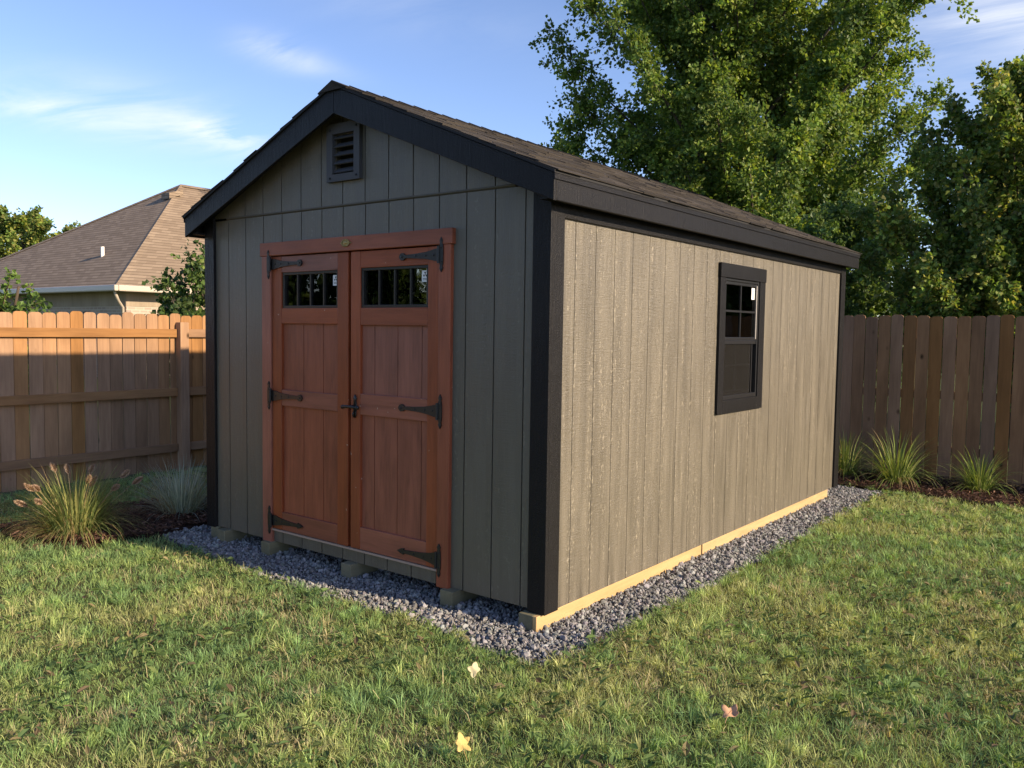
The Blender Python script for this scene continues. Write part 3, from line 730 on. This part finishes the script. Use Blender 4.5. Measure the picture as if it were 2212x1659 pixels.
def make_tree(name, label, base, trunk_r, z_low, z_top, R, zw, n_limb, n_spray, leaves_per, leaf, pals, seed, up=.5, droop=.25, inner=.55, spray_len=.75, spread=1.0, cut=None):
    """trunk with limbs that rise to an uneven outline; leafy sprays along the limbs"""
    g = np.random.default_rng(seed)
    T = thing(name, label, 'tree', base); bx, by, bz = base
    mb = MB(); H = z_top
    tp = [(bx, by, bz-.1)]
    for k in range(1, 9):
        f = k/8; tp.append((bx+g.normal(0, .06)*f*2, by+g.normal(0, .06)*f*2, bz+H*.93*f))
    mb.tube(tp, [trunk_r*(1-.93*(k/8)**.8)+.012 for k in range(9)], 9)
    tpa = np.array(tp)
    def trunk_at(z):
        f = np.clip((z-bz)/(H*.93), 0, 1)*8; i = int(min(7, f)); return tpa[i]*(1-(f-i))+tpa[i+1]*(f-i)
    C = []; D = []; tone = []
    for j in range(n_limb):
        zt = z_low+(z_top-z_low)*((j+g.random())/n_limb)          # height of the limb's tip
        tt = (zt-z_low)/(z_top-z_low); tw = (zw-z_low)/(z_top-z_low)
        env = R*(1-abs((tt-tw)/(tw if tt < tw else 1-tw))**(2.2 if tt > tw else 2.0))**.75
        env = max(env, .12*R)*g.uniform(inner, 1.08)
        az = j*2.39996+g.normal(0, .25)
        z0 = max(bz+H*.14, zt-(.75*env+.35)*up*1.6-.2); P0 = trunk_at(min(z0, bz+H*.88))
        P3 = np.array([bx+math.cos(az)*env, by+math.sin(az)*env, zt])
        mid = (P0+P3)/2+np.array([0, 0, -.10*env*(1 if up > .4 else -1)])+g.normal(0, .08*env, 3)
        ts = np.linspace(0, 1, 7)[:, None]
        crv = (1-ts)**2*P0+2*ts*(1-ts)*mid+ts**2*P3
        r0 = trunk_r*.34*(1-.6*tt)
        mb.tube([tuple(p) for p in crv], [max(.008, r0*(1-.9*f)) for f in np.linspace(0, 1, 7)], 6)
        limb_dir = unit((P3-P0)[None])[0]
        m = max(6, int(n_spray*(.45+env/R)))
        for q in range(m):
            f = 1-(g.random()**1.25)*.80
            p = (1-f)**2*P0+2*f*(1-f)*mid+f**2*P3
            d = unit((limb_dir*.7+np.array([0, 0, up*.75])+g.normal(0, .62*spread, 3))[None])[0]
            ln = spray_len*g.uniform(.5, 1.2)*(1.15-.35*f)
            n = max(4, int(leaves_per*g.uniform(.6, 1.3)*ln/spray_len))
            s = g.random(n)**.8
            ax = p+d*ln*s[:, None]; ax[:, 2] -= droop*ln*s**2
            tw_ = 1-s*.75
            off = g.normal(0, .062*spray_len/.75, (n, 3))*(.55+tw_[:, None])
            C.append(ax+off); dd = np.tile(d, (n, 1))*.6+off*4; dd[:, 2] -= .45; D.append(dd)
            tone.append(np.full(n, g.random()))
            if q % 3 == 0:
                e = p+d*ln*.8; e[2] -= droop*ln*.5
                mb.tube([tuple(p), tuple((p+e)/2+np.array([0, 0, .02])), tuple(e)], [.010, .006, .003], 4, False)
    mb.build('trunk', M['bark'], T, smooth=True)
    C = np.concatenate(C); D = np.concatenate(D); tone = np.concatenate(tone)
    C = C+g.normal(0, .01, C.shape)
    if cut is not None:
        ok = C[:, 2] > cut; C, D, tone = C[ok], D[ok], tone[ok]
    crown = leaves_mesh('crown', C, D, leaf, pals, T, seed+1)
    # each spray keeps one tint of its own: yellow ones paint in sunlit clumps
    n = len(C); me = crown.data; a = np.empty(len(me.vertices)*4, np.float32); at = me.attributes['col'].data; at.foreach_get('color', a); a = a.reshape(-1, 4)
    tn = np.repeat(tone, 4)
    k = np.clip((tn-.55)/.45, 0, 1)[:, None]
    a[:, :3] = a[:, :3]*(.72+.5*tn[:, None])*(1-k)+a[:, :3]*np.array([1.65, 1.50, 1.05])*k
    at.foreach_set('color', a.ravel())
    return T
GREEN = [(.080, .138, .032), (.098, .158, .036), (.064, .116, .032), (.118, .172, .040), (.140, .180, .046)]
OLIVE = [(.150, .175, .048), (.185, .195, .058), (.115, .150, .044), (.215, .215, .075)]
DEEP = [(.070, .122, .038), (.086, .142, .042), (.058, .104, .034), (.110, .158, .048)]
make_tree('maple_tree', 'tall broad leafy tree rising above the shed roof and beyond the back fence', (-7.85, 20.9, 0), .32, 2.2, 18.6, 5.75, 8.4, 165, 34, 100, .105, GREEN, 21, up=.66, droop=.45, spray_len=1.25, inner=.46)
make_tree('maple_tree', 'olive tinted tree with upright tops behind the fence at the right', (.62, 11.9, 0), .13, .9, 5.75, 2.3, 2.7, 96, 28, 66, .076, OLIVE+GREEN+GREEN, 33, up=.95, droop=.18, spray_len=.60)
make_tree('broadleaf_tree', 'low dark green tree filling the gap between the two taller trees', (-2.75, 14.4, 0), .10, .8, 4.2, 1.9, 2.1, 46, 24, 66, .08, DEEP, 47, up=.55, spray_len=.6)
make_tree('broadleaf_tree', 'unseen leafy tree right of the picture edge, added to darken the side window', (4.6, 12.9, 0), .10, .5, 4.7, 2.4, 2.2, 60, 26, 44, .15, DEEP, 91, up=.55, spray_len=.7)  # unseen tree, added for the side window to reflect; also shades its neighbour
make_tree('broadleaf_tree', 'distant round tree showing past the far left end of the house roof', (-46.0, 16.3, 0), .28, 1.0, 7.3, 5.2, 4.6, 64, 22, 60, .17, GREEN+OLIVE, 55, up=.55, spray_len=1.1)
make_tree('broadleaf_tree', 'unseen leafy tree left of the picture edge, added to darken the door panes', (-11.5, -8.8, 0), .16, .6, 7.5, 3.6, 3.4, 44, 16, 26, .22, DEEP, 101, up=.5, spray_len=1.0)  # added outside the view so the door glass mirrors dark leaves
make_tree('shrub', 'light green leafy shrub above the left fence at the picture edge', (-9.3, 1.05, 0), .05, .5, 2.16, .66, 1.4, 22, 14, 24, .062, [(.075, .13, .030), (.095, .15, .036), (.060, .10, .026)], 61, up=.6, spray_len=.38)
make_tree('shrub', 'dark green bushy tree between the house and the shed corner', (-10.0, 4.25, 0), .07, .5, 2.62, .85, 1.4, 30, 16, 26, .080, [(.055, .095, .028), (.080, .115, .036), (.040, .075, .024)], 77, up=.7, spray_len=.5)

# ------------------------------------------------------------------ ornamental grasses
def grass_clump(name, label, base, n, L, wid, pal, seed, lean=(.1, 1.15), arch=.55, plumes=0, cat='grass clump', group=None, foot=.10):
    g = np.random.default_rng(seed); T = thing(name, label, cat, base, group); b0 = np.array(base)
    K = 6; az = g.uniform(0, 2*math.pi, n); th = g.uniform(lean[0]**.7, lean[1]**.7, n)**(1/.7); ln = L*g.uniform(.55, 1.1, n)
    root = np.stack([np.cos(az), np.sin(az), np.zeros(n)], 1)*(g.random(n)**.6*foot*L/.5)[:, None]
    out = np.stack([np.cos(az), np.sin(az), np.zeros(n)], 1)
    sd = np.stack([-np.sin(az), np.cos(az), np.zeros(n)], 1); tw = g.normal(0, .25, n)
    V = np.zeros((n, K+1, 2, 3)); p = root.copy()
    for k in range(K+1):
        f = k/K; w = wid*(1-f**2*.93)*(.7+.3*min(1, f*4))/2
        wv = unit(sd+out*tw[:, None])*w
        V[:, k, 0] = p-wv; V[:, k, 1] = p+wv
        a = th*.72+arch*(f**1.4)*1.35*(.5+th)
        p = p+(out*np.sin(a)[:, None]+np.array([0, 0, 1.])*np.cos(a)[:, None]+sd*(tw*.25)[:, None])*(ln/K)[:, None]
    V[..., 2] = np.maximum(V[..., 2], .004)
    V = V.reshape(-1, 3)+b0
    i = (np.arange(n)*(K+1)*2)[:, None]+np.arange(K)[None]*2; i = i.ravel()
    Fc = np.stack([i, i+1, i+3, i+2], 1)
    pal = np.array(pal); col = pal[g.integers(0, len(pal), n)]*(1+g.normal(0, .15, (n, 1)))
    fr = np.tile(np.repeat(np.linspace(0, 1, K+1), 2), n)[:, None]
    col = np.repeat(np.clip(col, .01, 1), (K+1)*2, 0)
    dry = np.repeat(g.random(n) < .06+.28*(th > 1.0), (K+1)*2)
    col[dry] = np.array([.36, .27, .13])
    mesh_np('blades', V, Fc, M['blade'], T, col)
    for k in range(plumes):
        a = g.uniform(0, 2*math.pi); tl = g.uniform(.08, .85); ls = L*g.uniform(.70, .98)
        d = np.array([math.cos(a)*math.sin(tl), math.sin(a)*math.sin(tl), math.cos(tl)])
        P0 = b0+np.array([math.cos(a), math.sin(a), 0])*.03; P1 = P0+d*ls; P1[2] -= .03*tl
        hd = unit((d+np.array([math.cos(a)*.3, math.sin(a)*.3, -.05]))[None])[0]; pl = g.uniform(.06, .095)
        mb = MB(); mb.tube([tuple(P0), tuple((P0+P1)/2+np.array([0, 0, .01])), tuple(P1)], [.0026, .0022, .0018], 5)
        mb.build('stalk', M['straw'], T)
        m = 260; s = g.random(m); c = P1+hd*pl*s[:, None]; rad = .017*np.sin(math.pi*np.clip(s*.93+.07, 0, 1))**.7
        dr = unit(g.normal(0, 1, (m, 3))); c2 = c+dr*rad[:, None]; tip = c2+unit(dr*.6+hd*1.2)*.016
        sdv = unit(np.cross(dr, hd))*.0016
        V2 = np.stack([c-sdv, c+sdv, c2+sdv*1.5, tip], 1).reshape(-1, 3)
        cc_ = np.array([(.42, .29, .21), (.52, .40, .29), (.36, .25, .20)])[g.integers(0, 3, m)]
        mesh_np('plume', V2, np.arange(m*4).reshape(-1, 4), M['blade'], T, np.repeat(cc_, 4, 0))
    return T
LG = [(.24, .27, .085), (.17, .225, .07), (.33, .33, .12), (.13, .185, .06)]
grass_clump('fountain_grass', 'arching fountain grass with tan plumes in the mulch left of the shed', (-3.80, -.64, 0), 1150, .53, .0055, LG, 5, (.05, 1.6), .80, 13, 'ornamental grass', foot=.17)
grass_clump('blue_fescue', 'low silvery blue-green grass tuft by the shed left corner', (-3.82, .22, 0), 800, .46, .0058, [(.36, .42, .34), (.44, .50, .41), (.28, .34, .27), (.54, .58, .50)], 6, (.02, 1.6), .40, 0, 'ornamental grass', foot=.16)
RG = [(.20, .28, .065), (.26, .33, .08), (.15, .22, .055), (.34, .38, .13)]
grass_clump('ornamental_grass', 'tall arching green grass clump in the mulch by the back fence', (.33, 5.88, 0), 330, .62, .0090, RG, 7, (.03, 1.5), .95, 0, 'ornamental grass')
grass_clump('ornamental_grass', 'short bright green grass clump rightmost along the back fence', (1.10, 5.92, 0), 300, .47, .0085, RG, 8, (.03, 1.55), .95, 0, 'ornamental grass')
grass_clump('ornamental_grass', 'shaded green grass clump half hidden behind the shed rear corner', (-.22, 5.98, 0), 240, .55, .0085, RG, 9, (.03, 1.4), .95, 0, 'ornamental grass')

# ------------------------------------------------------------------ gravel stones
def ico():
    p = (1+5**.5)/2
    v = unit(np.array([(-1, p, 0), (1, p, 0), (-1, -p, 0), (1, -p, 0), (0, -1, p), (0, 1, p), (0, -1, -p), (0, 1, -p), (p, 0, -1), (p, 0, 1), (-p, 0, -1), (-p, 0, 1)], float))
    f = [(0, 11, 5), (0, 5, 1), (0, 1, 7), (0, 7, 10), (0, 10, 11), (1, 5, 9), (5, 11, 4), (11, 10, 2), (10, 7, 6), (7, 1, 8), (3, 9, 4), (3, 4, 2), (3, 2, 6), (3, 6, 8), (3, 8, 9), (4, 9, 5), (2, 4, 11), (6, 2, 10), (8, 6, 7), (9, 8, 1)]
    return v, np.array(f)
def scatter(poly, n, g):
    xs_ = [p[0] for p in poly]; ys_ = [p[1] for p in poly]
    x = g.uniform(min(xs_)-.06, max(xs_)+.06, n); y = g.uniform(min(ys_)-.06, max(ys_)+.06, n)
    jx = x+(vnoise(x, y, .16, 5)-.5)*.10; jy = y+(vnoise(x, y, .16, 6)-.5)*.10
    k = in_poly(jx, jy, poly); return x[k], y[k]
g = np.random.default_rng(3)
x, y = scatter(GRAVEL, 140000, g)
# only the ring that can be seen round and just under the shed
k = ((x > -.2) | (y < .36) | (x < -3.0) | (y > 4.8)) & (y < 5.6) & (x > -3.7)
k &= (y < 3.2) | (g.random(len(x)) < .8)
x, y = x[k], y[k]; n = len(x)
iv, jf = ico(); s = np.clip(g.lognormal(-5.10, .46, n), .003, .020)
V = iv[None]*(1+g.normal(0, .20, (n, 12, 1)))*(s[:, None, None]*g.uniform(.55, 1.35, (n, 1, 3)))
w = g.uniform(0, 6.283, n); cw, sw = np.cos(w)[:, None], np.sin(w)[:, None]
tl = g.normal(0, .6, n); ct, st_ = np.cos(tl)[:, None], np.sin(tl)[:, None]
vx, vy, vz = V[..., 0], V[..., 1], V[..., 2]; vy, vz = vy*ct-vz*st_, vy*st_+vz*ct; vx, vy = vx*cw-vy*sw, vx*sw+vy*cw
zc = -.026+s*.25+g.random(n)*.014
V = np.stack([vx+x[:, None], vy+y[:, None], vz+zc[:, None]], -1)
Fc = (np.arange(n)*12)[:, None, None]+jf[None]
tone = (.13+.21*g.random(n)**1.3)[:, None]*np.array([1.0, .985, .96])*(1+g.normal(0, .03, (n, 3)))
tag(mesh_np('gravel', V.reshape(-1, 3), Fc.reshape(-1, 3), M['stone'], None, np.repeat(tone, 12, 0)), 'crushed grey stone laid round the foot of the shed', kind='stuff')

# ------------------------------------------------------------------ mulch chips
def chips(poly, n, seed, label, lens=(.015, .07)):
    g = np.random.default_rng(seed); x, y = scatter(poly, n, g); n = len(x)
    L = g.uniform(*lens, n)/2; Wd = g.uniform(.003, .009, n); a = g.uniform(0, 6.283, n); p = g.normal(0, .22, n)
    d = np.stack([np.cos(a)*np.cos(p), np.sin(a)*np.cos(p), np.sin(p)], 1); sd = np.stack([-np.sin(a), np.cos(a), g.normal(0, .3, n)], 1)
    c = np.stack([x, y, .008+np.abs(L*np.sin(p))+g.random(n)*.022], 1)
    up = np.array([0, 0, .004])
    V = np.stack([c-d*L[:, None]-sd*Wd[:, None]*.5, c-sd*Wd[:, None]+up, c+d*L[:, None], c+sd*Wd[:, None]+up], 1).reshape(-1, 3)
    col = np.array([(.10, .050, .032), (.17, .090, .058), (.060, .034, .025), (.26, .155, .105), (.12, .07, .05)])[g.choice(5, n, p=[.3, .25, .25, .08, .12])]*(1+g.normal(0, .15, (n, 1)))
    tag(mesh_np('mulch', V, np.arange(n*4).reshape(-1, 4), M['flat'], None, np.repeat(np.clip(col, .01, 1), 4, 0)), label, kind='stuff')
chips(MULCH_L, 15000, 12, 'reddish bark mulch spread under the left grass clumps')
chips(MULCH_R, 20000, 13, 'dark bark mulch spread along the back fence')

# ------------------------------------------------------------------ the lawn
g = np.random.default_rng(19)
def lawn_points(dens_near, seed, dmin=0):
    g = np.random.default_rng(seed)
    n = int(dens_near*11.6*10.6); x = g.uniform(-5.78, 5.8, n); y = g.uniform(-4.1, 6.5, n)
    rx, ry = x-CAM[0], y-CAM[1]; dep = rx*Fv[0]+ry*Fv[1]; lat = rx*R2[0]+ry*R2[1]; d = np.hypot(rx, ry)
    k = (dep > .9) & (np.abs(lat) < dep*.80+.5) & (g.random(n) < np.minimum(1, (3.6/np.maximum(d, .1))**1.0))
    k &= ~((x > -3.05) & (x < 0) & (y > 0) & (y < 4.9))
    x, y, d = x[k], y[k], d[k]
    jx = x+(vnoise(x, y, .13, 8)-.5)*.10; jy = y+(vnoise(x, y, .13, 9)-.5)*.10
    k = ~(in_poly(jx, jy, GRAVEL) | in_poly(jx, jy, MULCH_L) | in_poly(jx, jy, MULCH_R))
    return x[k], y[k], d[k]
gp = np.array([(.205, .330, .135), (.250, .380, .138), (.295, .410, .145), (.350, .440, .160), (.430, .465, .205)])
LV, LF, LC = [], [], []
def add_blades(bx, by, az, am, ln, wd, col, z0=-.026):
    n = len(bx); out = np.stack([np.cos(az), np.sin(az), np.zeros(n)], 1)
    fa = az+1.571+g.normal(0, .7, n); sd = np.stack([np.cos(fa), np.sin(fa), g.normal(0, .25, n)], 1)
    p0 = np.stack([bx, by, np.full(n, z0)], 1); up = np.array([0, 0, 1.])
    a1 = am*.55; a2 = np.minimum(am*1.35, 1.95)
    p1 = p0+(out*np.sin(a1)[:, None]+up*np.cos(a1)[:, None])*(ln*.5)[:, None]
    p2 = p1+(out*np.sin(a2)[:, None]+up*np.cos(a2)[:, None])*(ln*.5)[:, None]; p2[:, 2] = np.maximum(p2[:, 2], .003)
    wv = sd*wd[:, None]/2
    o = sum(len(v) for v in LV)
    LV.append(np.stack([p0-wv*.8, p0+wv*.8, p1-wv, p1+wv, p2-wv*.15, p2+wv*.15], 1).reshape(-1, 3))
    i = np.arange(n)*6+o; LF.append(np.concatenate([np.stack([i, i+1, i+3, i+2], 1), np.stack([i+2, i+3, i+5, i+4], 1)]))
    LC.append(np.repeat(np.clip(col, .01, 1), 6, 0))
def blade_cols(x, y, spread, dryk=1.0):
    n = len(x); patch = vnoise(x, y, .60, 41)*.55+vnoise(x, y, .17, 42)*.45
    ci = np.clip((patch-.22)/.56*5+g.normal(0, spread, n), 0, 4.99).astype(int); c = gp[ci]*(1+g.normal(0, .17, (n, 1)))
    dp = vnoise(x, y, .42, 43)*.6+vnoise(x, y, .12, 44)*.4
    d_ = g.random(n) < np.clip((dp-.48)*1.5, .04, .45)*dryk; c[d_] = np.array([.44, .39, .23])*(1+g.normal(0, .22, (d_.sum(), 1)))
    return c
# a short dense mat
x, y, d = lawn_points(6600, 20); n = len(x)
add_blades(x, y, g.uniform(0, 6.283, n), g.uniform(.35, 1.45, n), g.uniform(.034, .060, n)*(.7+.6*vnoise(x, y, .25, 34)), np.maximum(.0020*g.uniform(.6, 1.5, n), d*.00050), blade_cols(x, y, 1.0))
# splayed tufts, each with its own tilt and tint
tx, ty, td = lawn_points(125, 22); big = (vnoise(tx, ty, .5, 36)*.7+g.random(len(tx))*.5); NB = 32
tuft = np.repeat(np.arange(len(tx)), NB); n = len(tuft); r = g.random(n)**.7; az = g.uniform(0, 6.283, n); rad = (.008+.030*big)[tuft]*r
bx = tx[tuft]+np.cos(az)*rad; by = ty[tuft]+np.sin(az)*rad
ta = g.uniform(0, 6.283, len(tx))[tuft]; tl = g.uniform(.1, 1.1, len(tx))[tuft]
ox = np.cos(az)*(.25+r)+np.cos(ta)*tl*1.3; oy = np.sin(az)*(.25+r)+np.sin(ta)*tl*1.3
am = np.clip(np.hypot(ox, oy)*.75+g.normal(0, .22, n), .05, 1.5); aa = np.arctan2(oy, ox)+g.normal(0, .3, n)
ln = (.038+.034*big)[tuft]*g.uniform(.55, 1.35, n)
c0 = blade_cols(tx, ty, 1.0, .45)[tuft]*(1+g.normal(0, .16, (n, 1)))
add_blades(bx, by, aa, am, ln, np.maximum(.0031*g.uniform(.6, 1.5, n), td[tuft]*.0006), c0)
# long stray and dry blades lying over the rest
x, y, d = lawn_points(95, 24); n = len(x)
sc = np.where((g.random(n) < .55)[:, None], np.array([.46, .40, .22]), np.array([.27, .31, .12]))*(1+g.normal(0, .2, (n, 1)))
add_blades(x, y, g.uniform(0, 6.283, n), g.uniform(.6, 1.5, n), g.uniform(.045, .095, n), np.maximum(.0026*g.uniform(.7, 1.4, n), d*.0005), sc, .008)
tag(mesh_np('lawn_grass', np.concatenate(LV), np.concatenate(LF), M['blade'], None, np.concatenate(LC)), 'short uneven lawn grass with dry patches across the yard', kind='stuff')
print('grass blades', sum(len(v) for v in LV)//6)
# broad-leaved weeds and flat dead leaves lying low in the lawn
x, y, d = lawn_points(560, 23)
k = (vnoise(x, y, .45, 51)*.65+vnoise(x, y, .15, 52)*.45 > .60) | (g.random(len(x)) < .06); x, y, d = x[k], y[k], d[k]
n = len(x); az = g.uniform(0, 6.283, n); pt_ = g.uniform(-.1, .75, n); L = g.uniform(.010, .030, n)
dv = np.stack([np.cos(az)*np.cos(pt_), np.sin(az)*np.cos(pt_), np.sin(pt_)], 1); sd = np.stack([-np.sin(az), np.cos(az), g.normal(0, .35, n)], 1)
c = np.stack([x, y, g.uniform(.006, .042, n)], 1); nr = np.cross(dv, sd)
ws = (L*g.uniform(.35, .62, n))[:, None]
V = np.stack([c-dv*L[:, None], c-dv*L[:, None]*.35-sd*ws*.85+nr*ws*.3, c+dv*L[:, None]*.35-sd*ws*.7+nr*ws*.25, c+dv*L[:, None]-nr*ws*.3, c+dv*L[:, None]*.35+sd*ws*.7+nr*ws*.25, c-dv*L[:, None]*.35+sd*ws*.85+nr*ws*.3], 1).reshape(-1, 3)
i = np.arange(n)*6; Fc = np.concatenate([np.stack([i, i+1, i+2, i+3], 1), np.stack([i, i+3, i+4, i+5], 1)])
wc = np.array([(.115, .18, .055), (.085, .14, .050), (.165, .21, .07), (.20, .165, .085), (.135, .10, .06)])[g.choice(5, n, p=[.36, .28, .2, .1, .06])]*(1+g.normal(0, .16, (n, 1)))
tag(mesh_np('lawn_weeds', V, Fc, M['blade'], None, np.repeat(np.clip(wc, .01, 1), 6, 0)), 'small broad-leaved weeds growing low among the lawn grass', kind='stuff')

# ------------------------------------------------------------------ fallen leaves
def fallen_leaf(name, label, loc, size, rot, col, outline, tilt, seed):
    """a dry leaf: curled blade with lobes, midrib and stem"""
    t = NT(name+'_leaf'); P = t.obj()
    c = t.mix(t.noise(P, 40, 4, .6), tuple(v*.82 for v in col), tuple(min(1, v*1.1) for v in col))
    c = t.mix(t.math('GREATER_THAN', t.noise(P, 90, 2, .5), .70), c, tuple(v*.45 for v in col))
    m = t.bsdf(c, .7, t.bump(t.noise(P, 120, 3, .6), .4, .002), .3)
    L = thing(name, label, 'leaf', loc); rot_ = Matrix.Rotation(rot, 3, 'Z') @ Matrix.Rotation(tilt, 3, 'X')
    rr = random.Random(seed)
    def z_of(a, b): return .45*b*b+.55*a*a-.22*a*b-.10*a+.07*math.sin(8*a+5*b+seed)
    mb = MB(); n = len(outline); rings = 5; vs = [(0, 0, z_of(0, 0))]; fs = []
    for k in range(1, rings+1):
        f = k/rings
        for (a, b) in outline: vs.append((a*f, b*f, z_of(a*f, b*f)))
    for j in range(n): fs.append((0, 1+j, 1+(j+1) % n))
    for k in range(rings-1):
        for j in range(n): fs.append((1+k*n+j, 1+(k+1)*n+j, 1+(k+1)*n+(j+1) % n, 1+k*n+(j+1) % n))
    tr = lambda p: tuple(Vector(loc)+rot_ @ (Vector(p)*size))
    mb.add([tr(p) for p in vs], fs)
    o = mb.build('leaf_blade', m, L, smooth=True); md = o.modifiers.new('thick', 'SOLIDIFY'); md.thickness = .0006
    mb = MB(); mb.tube([tr((0, .3, z_of(0, .3)+.01)), tr((0, -.2, z_of(0, -.2)+.012)), tr((.01, -.55, .10)), tr((.07, -.95, .16))], [.0006, .0009, .0011, .0010], 5)
    mb.build('stem', m, L)
def lobed(lobes, base=.16, pw=3.0, n=44):
    pts = []
    for k in range(n):
        w = 2*math.pi*k/n; r = base
        for (a, ln, wd) in lobes:
            dlt = (w-math.radians(a)+math.pi) % (2*math.pi)-math.pi
            r = max(r, base+(ln-base)*max(0, 1-abs(dlt)/wd)**.85)
        pts.append((r*math.cos(w), r*math.sin(w)))
    return pts
MAP = lobed([(100, .60, .75), (35, .50, .7), (165, .42, .7), (-55, .60, .62), (232, .54, .62)], .24)
TRI = lobed([(78, .62, .80), (20, .44, .8), (160, .52, .75), (255, .56, .8)], .26)
fallen_leaf('fallen_leaf', 'pale yellow lobed leaf standing in the grass nearest the gravel corner', (.165, -.755, .042), .064, .75, (.50, .44, .26), TRI, .85, 1)
fallen_leaf('fallen_leaf', 'bright yellow lobed leaf in the grass at the bottom of the picture', (.560, -1.285, .042), .070, .95, (.56, .42, .14), MAP, .75, 2)
fallen_leaf('fallen_leaf', 'pinkish tan curled leaf lying in the grass on the right', (1.215, -.425, .040), .082, .1, (.46, .27, .16), TRI, .25, 3)
